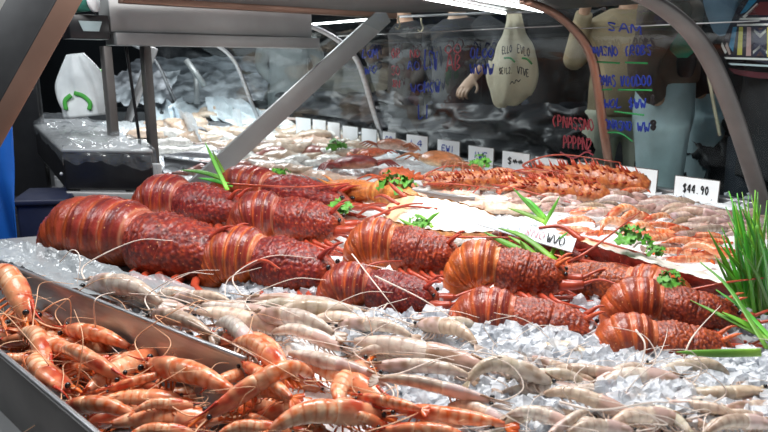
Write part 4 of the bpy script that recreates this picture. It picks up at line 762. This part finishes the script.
# blue apron, navy tub
def hang(corners, m, name, lab, cat, amp, seed, thick=.004):
    o = sheet(corners, m, name, 30, 24, 0, seed); me = o.data; r_ = random.Random(seed)
    for v_ in me.vertices: v_.co.y += amp*math.sin(v_.co.x*45+seed)+amp*.5*math.sin(v_.co.x*90+v_.co.z*9)
    md = o.modifiers.new('thickness', 'SOLIDIFY'); md.thickness = thick; return tag(o, lab, cat)
hang([[PY(-45, 128, 1.9), PY(-20, 127, 1.88), PY(13, 124, 1.9)], [PY(-45, 190, 1.9), PY(-20, 190, 1.86), PY(17, 190, 1.9)], [PY(-45, 262, 1.9), PY(-20, 262, 1.88), PY(14, 262, 1.9)]], M['blue'], 'blue_apron', 'bright blue plastic apron hanging behind the near brace', 'apron', .012, 2)
tb = PY(22, 262, 2.02); mb = MB(); box(mb, tb-UP*.25, (.15, .02, 0), (-.05, .2, 0), UP*.44, bev=.012); o = mb.build('plastic_tub', M['navy']); tag(o, 'navy plastic tub standing below the scale', 'tub'); mb = MB(); box(mb, tb+UP*.18+np.array([-.008, -.008, 0]), (.166, .022, 0), (-.055, .216, 0), UP*.02, bev=.006); mb.build('rim', M['navy'], o)
mb = MB(); f0 = PY(3, 255, 2.5); box(mb, (f0[0]-.3, f0[1]+.25, 0), (.95, 0, 0), (0, .5, 0), UP*.60, bev=.01); o = mb.build('storage_cabinet', mat('dark_cabinet', (.02, .02, .025), .5, noise=.2)); tag(o, 'dark storage cabinet in the shade behind the scale stand', 'cabinet'); mb = MB(); box(mb, (f0[0]-.28, f0[1]+.235, .05), (.91, 0, 0), (0, .02, 0), UP*.52, bev=.006); mb.build('door', mat('dark_door', (.025, .025, .03), .45, noise=.2), o)
# things glimpsed at the top of the seller's side
o = MB(); q_ = PY(4, 14, 3.0); box(o, (q_[0]-.3, q_[1], q_[2]), (.42, 0, 0), (0, .05, 0), UP*.3, bev=.01); o = o.build('cream_panel', mat('cream_panel', (.42, .41, .38), .5, noise=.15)); tag(o, 'cream panel with a brown stain at the upper corner behind the near brace', 'panel')
mb = MB(); box(mb, (q_[0]-.28, q_[1]+.005, 0), (.38, 0, 0), (0, .04, 0), UP*(q_[2]+.005), bev=.005); mb.build('backing', M['black_plastic'], o)
mb = MB(); ball(mb, PY(17, 2, 2.99), (.03, .006, .015), 10, 6); mb.build('stain', mat('brown_stain', (.4, .22, .08), .6, noise=.2), o)
ce = p0-ln*.16+UP*(.105+.039)+D1*.05; mb = MB(); loft(mb, np.array([ce, ce+np.array([.09, .0, .01])]), .038, None, 24, (.03, .16, .13), ref=UP); o = mb.build('film_roll', mat('teal_roll', (.03, .17, .13), .4, noise=.3, nscale=40)); tag(o, 'teal roll with a pale rim on top of the dark bracket', 'roll'); mb = MB(); loft(mb, np.array([ce+np.array([.088, 0, .01]), ce+np.array([.10, .0, .011])]), .043, None, 24, (.6, .6, .58)); mb.build('rim', M['card'], o)

# ------------------------------------------------------------------ hall, customers, far stalls
def struct(o, name=None): o['kind'] = 'structure'; return o
mb = MB(); mb.add([(-9, -3, 0), (9, -3, 0), (9, 13, 0), (-9, 13, 0)], [(0, 1, 2, 3)]); struct(mb.build('floor', mat('wet_concrete', (.045, .045, .047), .35, noise=.3, nscale=3), smooth=False))
for nm, p, q_ in (('wall_back', (-9, 13), (9, 13)), ('wall_right', (9, 13), (9, -3)), ('wall_left', (-9, -3), (-9, 13))):
    mb = MB(); mb.add([(*p, 0), (*q_, 0), (*q_, 4.2), (*p, 4.2)], [(0, 1, 2, 3)]); struct(mb.build(nm, mat(nm+'_paint', (.03, .034, .038), .6, noise=.5, nscale=.9), smooth=False))
def remesh(o, vox):
    md = o.modifiers.new('skin', 'REMESH'); md.mode = 'VOXEL'; md.voxel_size = vox; md.use_smooth_shade = True; sm = o.modifiers.new('soft', 'SMOOTH'); sm.iterations = 3; return o
def person(x, y, yaw, label, coat, pants, arm_r=None, arm_l=None, coat_len=.78, hair=(.03, .02, .015), skin=(.55, .33, .22), step=.0, h=1.72):
    """Standing figure facing local -y; arms are joint lists in local metres."""
    root = empty('person', label, 'person', loc=(x, y, 0)); root.rotation_euler = (0, 0, yaw); k = h/1.72
    ar = arm_r or [(-.20, 0, 1.40), (-.275, .09, 1.16), (-.13, .01, 1.00)]; al = arm_l or [(.20, 0, 1.40), (.275, .09, 1.16), (.13, .01, 1.00)]
    def legs(mb, g):
        for s in (-1, 1): loft(mb, smooth_path([(s*.10, 0, .92), (s*.115, -.01+s*step*.5, .50), (s*.125, .02+s*step, .09)], 16), np.interp(np.linspace(0, 1, 16), [0, .5, 1], [.092, .062, .045])*g, None, 14)
    def torso(mb, g, zb): loft(mb, smooth_path([(0, 0, zb), (0, .0, zb+(1.2-zb)*.5), (0, .01, 1.22), (0, .01, 1.38), (0, 0, 1.46)], 20), np.interp(np.linspace(0, 1, 20), [0, .25, .5, .8, 1], [.165, .165, .16, .19, .09])*g, np.interp(np.linspace(0, 1, 20), [0, .4, .8, 1], [.115, .115, .115, .07])*g, 18, ref=(0, 1, 0))
    def arms(mb, g, cut=1.0):
        for a in (ar, al):
            p = smooth_path(a, 18); m_ = int(18*cut); loft(mb, p[:m_], (np.interp(np.linspace(0, 1, 18), [0, .5, 1], [.062, .047, .032])*g)[:m_], None, 12)
    mb = MB(); torso(mb, .93, .88); legs(mb, .9); arms(mb, .85); loft(mb, np.array([(0, 0, 1.42), (0, -.01, 1.50), (0, -.015, 1.56)]), [.065, .055, .055], None, 14)
    ball(mb, (0, -.02, 1.63), (.075, .095, .118), 20, 16); ball(mb, (0, -.118, 1.615), (.014, .022, .02), 8, 6)
    for s in (-1, 1): ball(mb, (s*.077, -.01, 1.62), (.012, .022, .032), 8, 6)
    for a in (ar, al):   # palm, four fingers and a thumb, curled a little
        w = np.array(a[-1]); d = unit(w-np.array(a[-2])); sd_ = unit(np.cross(d, (0, 1, .2))); nn = np.cross(sd_, d)
        loft(mb, np.array([w-d*.02, w+d*.04, w+d*.085]), [.026, .040, .038], [.020, .016, .014], 12, ref=nn)
        for q in range(4): b = w+d*.08+sd_*(q-1.5)*.020; L = (.070, .080, .076, .06)[q]; tube([b, b+d*L*.45+nn*.004, b+d*L*.70+nn*.022, b+d*L*.62+nn*.042], .0088, 8, 7, mb=mb, taper=.75)
        b = w+d*.025+sd_*.036; tube([b, b+sd_*.028+d*.03+nn*.01, b+sd_*.03+d*.058+nn*.018], .0095, 8, 7, mb=mb, taper=.75)
    o = mb.build('body', mat('skin', skin, .5, noise=.12), root); remesh(o, .0055)
    mb = MB(); legs(mb, 1.22); loft(mb, np.array([(0, 0, .80), (0, 0, .95), (0, 0, 1.12)]), [.14, .18, .165], [.10, .125, .115], 18, ref=(0, 1, 0)); remesh(mb.build('trousers', pants, root), .014)
    mb = MB(); torso(mb, 1.12, coat_len); arms(mb, 1.3, .93); remesh(mb.build('jacket', coat, root), .013)
    mb = MB(); ball(mb, (0, .0, 1.665), (.085, .10, .10), 18, 12); ball(mb, (0, .05, 1.60), (.075, .06, .11), 16, 10); remesh(mb.build('hair', mat('hair', hair, .6, noise=.4), root), .012)
    for s in (-1, 1): mb = MB(); ball(mb, (s*.077*.45, -.108, 1.635), (.011, .008, .007), 8, 6); mb.build('eye', M['eye'], root)
    mb = MB(); ball(mb, (0, -.107, 1.575), (.026, .008, .007), 10, 6); mb.build('mouth', mat('lips', (.4, .14, .12), .5, noise=.1), root)
    for s in (-1, 1): mb = MB(); ball(mb, (s*.12, -.04+s*step, .05), (.05, .13, .05), 14, 10); mb.build('shoe', M['black_plastic'], root)
    root.scale = (k, k, k); return root
cloth = lambda n, c, r=.8: mat(n, c, r, noise=.22, nscale=7, bump=.6, bscale=9)
khaki, brown_, jeans, cream, darkc, darkj = cloth('khaki_cloth', (.36, .29, .18)), cloth('brown_cloth', (.13, .10, .08)), cloth('pale_denim', (.48, .63, .66)), cloth('cream_cloth', (.72, .74, .58)), cloth('charcoal_cloth', (.016, .017, .02)), cloth('dark_denim', (.02, .025, .035))
def spot(px, s):   # ground point beyond the glass line, under a pixel column
    lo, hi = -3.0, 9.0
    for _ in range(60):
        m_ = (lo+hi)/2
        if proj(K(m_, s, .7))[0] > px: lo = m_
        else: hi = m_
    return K(lo, s, 0)
yaw0 = math.atan2(NV[1], NV[0])+D90-math.pi  # facing the counter
s1 = spot(657, -.36); person(s1[0], s1[1], math.radians(68), 'person in a brown top and pale blue jeans standing side-on', brown_, jeans, coat_len=1.09, step=.0, h=1.76)
s8 = spot(699, -.84); person(s8[0], s8[1], math.radians(65), 'person in a dark top and pale jeans behind the small shoulder bag', darkc, jeans, coat_len=1.02, step=.0, h=1.78)
s2 = spot(619, -.92); person(s2[0], s2[1], yaw0+.5, 'person in a khaki coat and cream trousers behind the blue writing', khaki, cream, coat_len=.90, arm_r=[(-.20, 0, 1.40), (-.27, .0, 1.20), (-.20, -.20, 1.52)], h=1.74)
s3 = spot(775, -.30); person(s3[0], s3[1], yaw0-.3, 'person in dark clothes beside the patterned bag', darkc, darkj, h=1.7)
s4 = spot(455, -.80); p4 = person(s4[0], s4[1], yaw0+.1, 'person in a dark jacket with a pale hand lowered beside the beige bag', darkc, darkj, h=1.74)
s5 = spot(405, -1.05); person(s5[0], s5[1], yaw0-.4, 'person in black standing behind the square price card', cloth('black_cloth', (.012, .012, .014)), darkj, h=1.76)
s6 = spot(290, -1.0); person(s6[0], s6[1], yaw0+.8, 'person in pale grey clothes at the far stall', cloth('grey_cloth', (.17, .19, .19)), cloth('grey_trousers', (.09, .11, .11)), h=1.72)
s7 = spot(552, -.95); person(s7[0], s7[1], yaw0, 'person in black directly behind the beige bag', cloth('black_coat', (.010, .010, .011)), darkj, h=1.8)
# hand resting by the bag
def vp(px, py, s):
    r = ray(px, py); q_ = K(0, s, .7); return CAM+r*np.dot(q_-CAM, NV)/np.dot(r, NV)
# beige bag
S_b = -.16; rows = [(513, 6, 6), (514, 20, 7), (514, 33, 10), (514, 45, 16), (515, 58, 20), (514, 70, 24), (509, 82, 23), (505, 94, 16), (502, 103, 9), (502, 108, 3)]
c_ = np.array([vp(a, b, S_b) for a, b, _ in rows]); sp_ = smooth_path(c_, 40); wr = np.interp(np.linspace(0, 1, 40), np.linspace(0, 1, 10), [vp(a+w, b, S_b)@D1-vp(a, b, S_b)@D1 for a, b, w in rows]); wr = np.abs(wr)
a = np.linspace(0, 2*math.pi, 36, endpoint=False); fold = 1+.09*np.sin(a*5+np.linspace(0, 6, 40)[:, None])+.06*np.sin(a*9+np.linspace(0, 9, 40)[:, None])
mb = MB(); loft(mb, sp_, wr, wr*.35+.004, 36, (.5, .46, .36), ref=NV, mul=fold); bag = mb.build('beige_bag', mat('beige_canvas', (.66, .60, .44), .7, noise=.15, nscale=9, bump=.5, bscale=14)); tag(bag, 'beige cloth bag with black lettering and green ticks, gathered narrow at its top', 'bag')
def onbag(pl, m, name, rad):
    mb = MB()
    for k in pl:
        pts = np.array([vp(x, y, S_b+.105) for x, y in k]); loft(mb, smooth_path(pts, 4*len(pts)), rad, rad*.4, 5, ref=NV)
    mb.build(name, m, bag)
onbag(strokes('ELLO', 502, 54, 512, 52, 7)+strokes('EVLO', 517, 52, 530, 57, 8)+strokes('$E1L2.'.replace('1','I'), 499, 74, 513, 73, 6)+strokes('VTVE', 517, 73, 529, 77, 7)+strokes('~', 509, 86, 522, 82, 5), M['ink_black'], 'lettering', .0026)
onbag([[(504, 58), (510, 58), (515, 62)], [(522, 58), (527, 59), (532, 64)]], M['ink_green'], 'green_tick', .005)
# the visible lowered hand, part of the dark-jacketed person, is drawn by the arm below
hw = vp(473, 78, -.42)
for ch in list(p4.children_recursive): bpy.data.objects.remove(ch)
bpy.data.objects.remove(p4)
ca, sa = math.cos(yaw0+.1), math.sin(yaw0+.1); dx, dy = hw[0]-s4[0], hw[1]-s4[1]; kk = 1.74/1.72; lx, ly, lz = (ca*dx+sa*dy)/kk, (-sa*dx+ca*dy)/kk, hw[2]/kk
arm = [(.20 if lx > 0 else -.20, 0, 1.40), (lx+(.03 if lx > 0 else -.03), ly*.45, lz+.20), (lx, ly, lz)]
person(s4[0], s4[1], yaw0+.1, 'person in a dark jacket with a pale hand lowered beside the beige bag', darkc, darkj, arm_l=arm if lx > 0 else None, arm_r=None if lx > 0 else arm, h=1.74, skin=(.62, .42, .30))
# bags carried by the customers
def softbag(name, px, py, wpx, hpx, s, m, lab, dep=.5):
    c = vp(px, py, s); u_ = np.abs((vp(px+wpx/2, py, s)-c)@D1); hh = hpx/2*np.linalg.norm(c-CAM)/F; n, sg = 24, 36; v = []
    for i in range(n):
        th = math.pi*(i+.5)/n
        for j in range(sg):
            b = 2*math.pi*j/sg; cx, sx = math.cos(b), math.sin(b); k = (abs(cx)**3+abs(sx)**3)**(-1/3); R = math.sin(th)**.5; v.append(c+(-D1)*u_*R*cx*k*.9+NV*u_*dep*R*sx*k*.8+UP*hh*math.cos(th))
    mb = MB(); mb.add(v, [q[::-1] for q in grid_faces(n, sg)]); o = mb.build(name, m); tag(o, lab, 'bag'); return o, c, u_, hh
o, *_ = softbag('shoulder_bag', 687, 58, 22, 34, -.22, cloth('black_nylon', (.012, .013, .016), .5), 'small black shoulder bag with a green top by the pale jeans')
c = vp(684, 42, -.18); mb = MB(); loft(mb, np.array([c+UP*.055, c+UP*.03, c-UP*.03, c-UP*.06]), [.02, .05, .055, .02], [.012, .02, .022, .01], 14, ref=NV); mb.build('green_flap', cloth('green_cloth_bag', (.02, .24, .15)), o)
mb = MB(); tube([vp(684, 40, -.2), vp(676, 10, -.22), vp(672, -20, -.26)], .008, 10, 6, mb=mb); mb.build('strap', M['black_plastic'], o)
hang([[vp(703, -6, -.12), vp(722, -10, -.12), vp(744, -8, -.12)], [vp(707, 12, -.12), vp(722, 10, -.10), vp(740, 12, -.12)], [vp(714, 32, -.12), vp(721, 36, -.11), vp(732, 30, -.12)]], cloth('blue_denim', (.14, .24, .34)), 'denim_cloth', 'faded blue denim cloth hanging beside the patterned bag', 'cloth', .01, 5)
# patterned woven bag
S_p = -.10
def quadp(mb, pts, col, off): v = [vp(x, y, S_p+off) for x, y in pts]; mb.add(v, [tuple(range(len(v)))], col)
o4 = [vp(x, y, S_p) for x, y in [(728, 56), (724, 38), (738, 6), (752, -12), (800, -12), (800, 60), (770, 64)]]; mb = MB(); n = len(o4); mb.add(list(o4)+[p_-(-NV)*.10 for p_ in o4], [tuple(range(n))[::-1], tuple(range(n, 2*n))]+[(i, (i+1) % n, n+(i+1) % n, n+i) for i in range(n)], (.012, .014, .03))
pb = mb.build('patterned_bag', M['matte'], smooth=False); tag(pb, 'woven bag patterned with yellow, pink, blue and white bands', 'bag'); mb = MB()
Wt, Yl, Pk, Bl, Mr, Nv = (.68, .70, .68), (.52, .50, .10), (.42, .28, .27), (.02, .22, .42), (.16, .03, .035), (.02, .025, .06)
for pts, col in [([(742, 17), (757, 3), (759, 5), (745, 18)], Wt), ([(746, 15), (760, 2), (775, 2), (775, 15)], Mr), ([(740, 14), (749, 0), (757, 0), (746, 12)], Bl), ([(740, 18), (790, 17), (790, 20), (739, 20)], Wt), ([(737, 24), (790, 23), (790, 25), (737, 26)], Wt), ([(733, 27), (737, 27), (733, 52), (729, 46)], Bl), ([(739, 27), (743, 27), (742, 55), (737, 55)], Yl), ([(747, 27), (751, 27), (751, 56), (746, 56)], Pk), ([(754, 28), (766, 28), (766, 56), (753, 56)], Nv), ([(754, 29), (760, 34), (766, 29), (766, 32), (760, 38), (754, 32)], Wt), ([(757, 28), (763, 28), (760, 31)], (.5, .25, .12)), ([(753, 54), (760, 48), (767, 54), (767, 51), (760, 45), (753, 51)], Wt), ([(756, 56), (764, 56), (760, 51)], (.45, .22, .12)), ([(767, 27), (772, 27), (772, 57), (767, 57)], Yl), ([(724, 57), (790, 59), (790, 61), (726, 59)], Wt), ([(728, 63), (790, 66), (790, 68), (731, 65)], (.45, .55, .58)), ([(722, 42), (727, 52), (725, 54), (721, 46)], Wt), ([(727, 42), (731, 54), (729, 55), (725, 46)], (.5, .4, .36))]: quadp(mb, pts, col, .003)
w_ = mb.build('woven_pattern', M['matte'], pb, smooth=False)
hang([[vp(730, 68, -.16), vp(755, 72, -.16), vp(800, 74, -.16)], [vp(736, 74, -.16), vp(755, 78, -.16), vp(800, 80, -.16)]], cloth('maroon_cloth', (.10, .02, .03)), 'maroon_cloth', 'maroon cloth under the patterned bag', 'cloth', .01, 7)
o = tube([vp(706, 60, .0), vp(712, 95, .0), vp(720, 136, .0)], .006, 14, 6).build('hanging_cord', mat('tan_cord', (.32, .28, .2), .6, noise=.2)); tag(o, 'thin tan cord hanging beside the end arch', 'cord')
# dark covered heaps behind the glass
def heap(name, x0, x1, y0, y1, s, m, lab, seed, cat='tarpaulin'):
    n, m_ = 50, 24; v = []
    for i in range(n):
        a_ = x0+(x1-x0)*i/(n-1)
        for j in range(m_):
            u = j/(m_-1); b_ = y1+(y0-y1)*u; q_ = vp(a_, b_, s-.22*u); q_ = q_+NV*(.16*vn(np.array(i*.17+seed), np.array(j*.33))+.06*vn(np.array(i*.55+seed), np.array(j*.8+i*.2))-.1)+UP*.05*(vn(np.array(i*.2+seed), np.array(0.5))-.5); v.append(q_)
    mb = MB(); mb.add(v, grid_faces(n, m_, False)); return tag(mb.build(name, m, None), lab, cat)
tarp = mat('dark_tarp', (.011, .012, .015), .5, noise=.4, nscale=5, bump=.35, bscale=5)
heap('dark_tarpaulin', 395, 590, 104, 178, -.20, tarp, 'crumpled dark tarpaulin behind the price cards and the red writing', 1)
heap('dark_tarpaulin', 640, 800, 112, 215, -.55, tarp, 'crumpled dark tarpaulin behind the largest price card', 4)
heap('dark_tarpaulin', 280, 400, 92, 140, -.55, tarp, 'crumpled dark tarpaulin behind the farthest price cards', 8)
# far stalls across the aisle
def crate(px, py, Y, w, m, lab, seed, name='fish_crate'):
    q_ = PY(px, py, Y); mb = MB(); box(mb, (q_[0]-w/2, Y, 0), (w, 0, 0), (0, .6, 0), UP*q_[2], bev=.01); o = mb.build(name, m); tag(o, lab, 'stall'); r_ = np.random.RandomState(seed); n, m_ = 30, 18; x, y = np.meshgrid(np.linspace(0, 1, n), np.linspace(0, 1, m_), indexing='ij'); v = np.stack([q_[0]-w/2+w*x, Y+.6*y, q_[2]+.02+.25*y+.05*vnoise(x*12+seed, y*7)+.03*vnoise(x*31, y*19)], -1)
    mb = MB(); col = mixc(np.array([.10, .11, .12]), np.array([.62, .66, .70]), np.clip(vnoise(x*14+seed, y*11)*1.6-.5, 0, 1)) if seed % 2 else mixc(np.array([.07, .07, .05]), np.array([.22, .20, .14]), vnoise(x*16, y*14)); mb.add(v.reshape(-1, 3), [k[::-1] for k in grid_faces(n, m_, False)], col.reshape(-1, 3)); f_ = mb.build('fish_bed', M['vcol'], o); return o
drk = mat('dark_stall', (.03, .033, .036), .5, noise=.3)
crate(205, 108, 6.4, 1.1, drk, 'far stall with white fish behind the posts', 3); crate(300, 104, 6.9, 1.4, drk, 'far stall with dark shellfish beyond the slanted brace', 6); crate(190, 86, 7.6, 1.6, drk, 'farthest stall with pale fish in the gloom', 7); crate(120, 112, 5.6, .7, drk, 'far stall with fish seen between the two posts', 5); crate(400, 98, 7.2, 1.6, drk, 'far stall with dark stock behind the people', 8)
# white cloths heaped over the far ice
for i, (a_, lab) in enumerate([([(168, 108), (190, 92), (222, 100), (240, 112)], 'crumpled white cloth over the far fish'), ([(205, 98), (225, 96), (250, 104), (272, 116)], 'white plastic sheet beside the crumpled cloth on the far fish'), ([(150, 104), (160, 98), (178, 108), (196, 120)], 'white sheet near the post over the far fish')]):
    z_ = .78; o = sheet([[P(x, y, z_+.10) for x, y in a_], [P(x+2, y+10, z_+.03) for x, y in a_], [P(x+6, y+22, z_-.04) for x, y in a_]], mat('white_sheet', (.70, .76, .80), .4, noise=.1, bump=.5, bscale=10), 'white_cloth', 30, 14, .022, 20+i); tag(o, lab, 'cloth')
for x0, y0, x1, y1, Y, lab in [(186, 60, 205, 86, 5.6, 'thin grey pole slanting at the far stall'), (154, 48, 128, 120, 3.4, 'pale diagonal strut behind the two posts'), (196, 70, 197, 104, 6.2, 'thin upright pole at the far stall')]:
    o = tube([PY(x0, y0, Y), PY(x1, y1, Y)], .02 if Y < 4 else .025, 2, 10).build('stall_pole', M['steel_pale']); tag(o, lab, 'pole', 'poles of the far stalls')

# ------------------------------------------------------------------ long loose feelers in view
def feeler(pts, z, r, m, label, grp):
    o = tube([P(x, y, z+dz) for x, y, dz in pts], r, 40, 6, taper=.4).build('feeler', M[m]); tag(o, label, 'feeler', grp)
LFG = 'loose lobster feelers'
feeler([(228, 184, .0), (300, 187, .02), (360, 183, .02), (398, 190, .02), (424, 204, .0)], .80, .0042, 'lobster_leg', 'long orange feeler crossing above the smooth banded tail', LFG)
feeler([(568, 262, 0), (590, 250, .03), (640, 212, .05)], .80, .004, 'lobster_leg', 'straight red feeler rising beside the leaning printed card', LFG)
feeler([(425, 238, 0), (470, 237, .02), (530, 238, .02)], .79, .0035, 'lobster_leg', 'thin orange feeler above the bright orange-tailed lobster', LFG)
feeler([(690, 290, 0), (730, 282, .02), (764, 278, .02)], .80, .003, 'lobster_leg', 'dark red feeler reaching into the upright chives', LFG)
RFG = 'loose pale prawn feelers'
feeler([(352, 254, .06), (380, 290, .05), (402, 318, .0)], .75, .0016, 'raw_feeler', 'pale feeler crossing the dark lobster in front, steeper one', RFG)
feeler([(375, 276, .06), (420, 298, .04), (462, 324, 0)], .75, .0016, 'raw_feeler', 'pale feeler crossing the dark lobster in front, flatter one', RFG)
feeler([(96, 330, 0), (94, 305, .06), (100, 296, .07), (115, 292, .05)], .74, .0016, 'raw_feeler', 'white feeler looping over the long steel divider', RFG)
feeler([(60, 262, .02), (72, 250, .06), (80, 258, .05), (77, 284, .0)], .755, .0016, 'raw_feeler', 'white feeler looping on the clear plastic liner', RFG)
feeler([(42, 312, .04), (55, 303, .06), (69, 300, .06), (71, 318, .02), (69, 328, 0)], .71, .0016, 'cooked_feeler', 'pale hooked feeler standing in the cooked prawns', RFG)
feeler([(680, 372, 0), (692, 338, .05), (722, 304, .05)], .74, .0018, 'raw_feeler', 'pale feeler rising across the golden-brown lobster', RFG)
feeler([(636, 330, .04), (645, 345, .03), (640, 370, 0)], .76, .0018, 'raw_feeler', 'pale feeler curling down the side of the golden-brown lobster', RFG)
feeler([(560, 402, .02), (600, 410, .04), (660, 402, .03), (700, 412, .01)], .78, .0016, 'raw_feeler', 'pale feeler lying over the raw prawns on the ice', RFG)
feeler([(230, 380, .0), (240, 345, .03), (250, 330, .05)], .74, .0014, 'cooked_feeler', 'thin feeler at the end of the long steel divider', RFG)

# ------------------------------------------------------------------ labels for the heaped things
ORD = 'first second third fourth fifth sixth seventh eighth ninth tenth eleventh twelfth thirteenth fourteenth fifteenth'.split()
INFO = {'cooked': ('orange cooked prawn', 'of the front tray', 'cooked prawns in the front tray', 5), 'raw': ('pale raw prawn', 'of the ice bed', 'raw prawns on the ice', 5), 'pale': ('pinkish grey prawn', 'behind the leaning card', 'far pinkish raw prawns', 4), 'brown': ('brownish prawn', 'below the largest card', 'far brownish prawns', 3),
        'orange': ('small orange prawn', 'behind the dark halved lobster', 'far orange prawns', 3), 'redrow': ('small red prawn', 'below the spiny lobsters', 'far red prawns', 3), 'palefish': ('white fish', 'behind the brace', 'white fish at the far end', 4), 'fillets': ('pinkish fillet', 'by the far divider', 'pinkish fish pieces', 3), 'backfish': ('greyish fish', 'under the farthest cards', 'greyish fish by the glass', 3), 'redfish': ('dark red fillet', 'at the brace foot', 'dark red fish pieces', 1), 'midfish': ('pale fillet', 'under the lobster meat', 'pale fish pieces', 2)}
for hp, items in HEAPS.items():
    nm, where, grp, nrow = INFO[hp]; nrow = max(nrow, math.ceil(len(items)/14)); items.sort(key=lambda k: -k[1][1]); per = math.ceil(len(items)/nrow)
    for rw in range(nrow):
        row = sorted(items[rw*per:(rw+1)*per], key=lambda k: k[1][0])
        for i, (o, xy, cat, desc) in enumerate(row):
            rowname = 'row' if nrow == 1 else 'front row' if rw == 0 else 'back row' if rw == nrow-1 else ORD[rw]+' row'
            tag(o, f'{nm}, {ORD[i]} from the scale in the {rowname} {where}', cat, grp)
# prototypes never placed
for lst in (PC, PR, PF, PG, FI, FL, CR, LP):
    for o in lst:
        if 'label' not in o:
            for c in list(o.children_recursive): bpy.data.objects.remove(c)
            bpy.data.objects.remove(o)
for o in list(bpy.data.objects):
    for k in ('tail', 'x0'):
        if k in o: del o[k]

# ------------------------------------------------------------------ light
w = bpy.data.worlds.new('world'); SC.world = w; w.use_nodes = True; w.node_tree.nodes['Background'].inputs[0].default_value = (.62, .72, .82, 1); w.node_tree.nodes['Background'].inputs[1].default_value = .2
def area(name, loc, target, sx, sy, e, col=(1, 1, 1)):
    d = bpy.data.lights.new(name, 'AREA'); d.shape = 'RECTANGLE'; d.size = sx; d.size_y = sy; d.energy = e; d.color = col; o = bpy.data.objects.new(name, d); C.objects.link(o); o.location = loc; o.rotation_euler = (Vector(target)-Vector(loc)).to_track_quat('-Z', 'Y').to_euler()
area('canopy_light', (.35, 2.2, 1.40), (.2, 2.0, .7), .9, .7, 8.5, (1, .98, .95))
area('market_light_front', (.05, 1.25, 2.3), (.05, 1.3, .7), 1.1, .6, 50, (1, .98, .96))
area('market_light_far', (-1.2, 4.6, 2.3), (-.9, 4.4, .7), 1.2, 1.2, 75, (.95, .98, 1))
area('aisle_light', (2.2, 4.6, 3.2), (1.8, 4.0, 1), 1.5, 1.5, 34, (.9, .95, 1))
area('seller_fill', (-1.7, 1.5, 2.3), (-1.0, 2.6, .9), .8, .8, 22, (.95, .98, 1))  # added fill that brightens the carrier bag, no lamp hangs here
SC.view_settings.view_transform = 'Standard'; SC.view_settings.look = 'None'; SC.view_settings.exposure = 0; SC.view_settings.gamma = 1
SC.cycles.max_bounces = 6; SC.cycles.transparent_max_bounces = 12; SC.cycles.transmission_bounces = 4; SC.cycles.caustics_reflective = False; SC.cycles.caustics_refractive = False; SC.cycles.sample_clamp_indirect = 4
SC.cycles.use_denoising = True
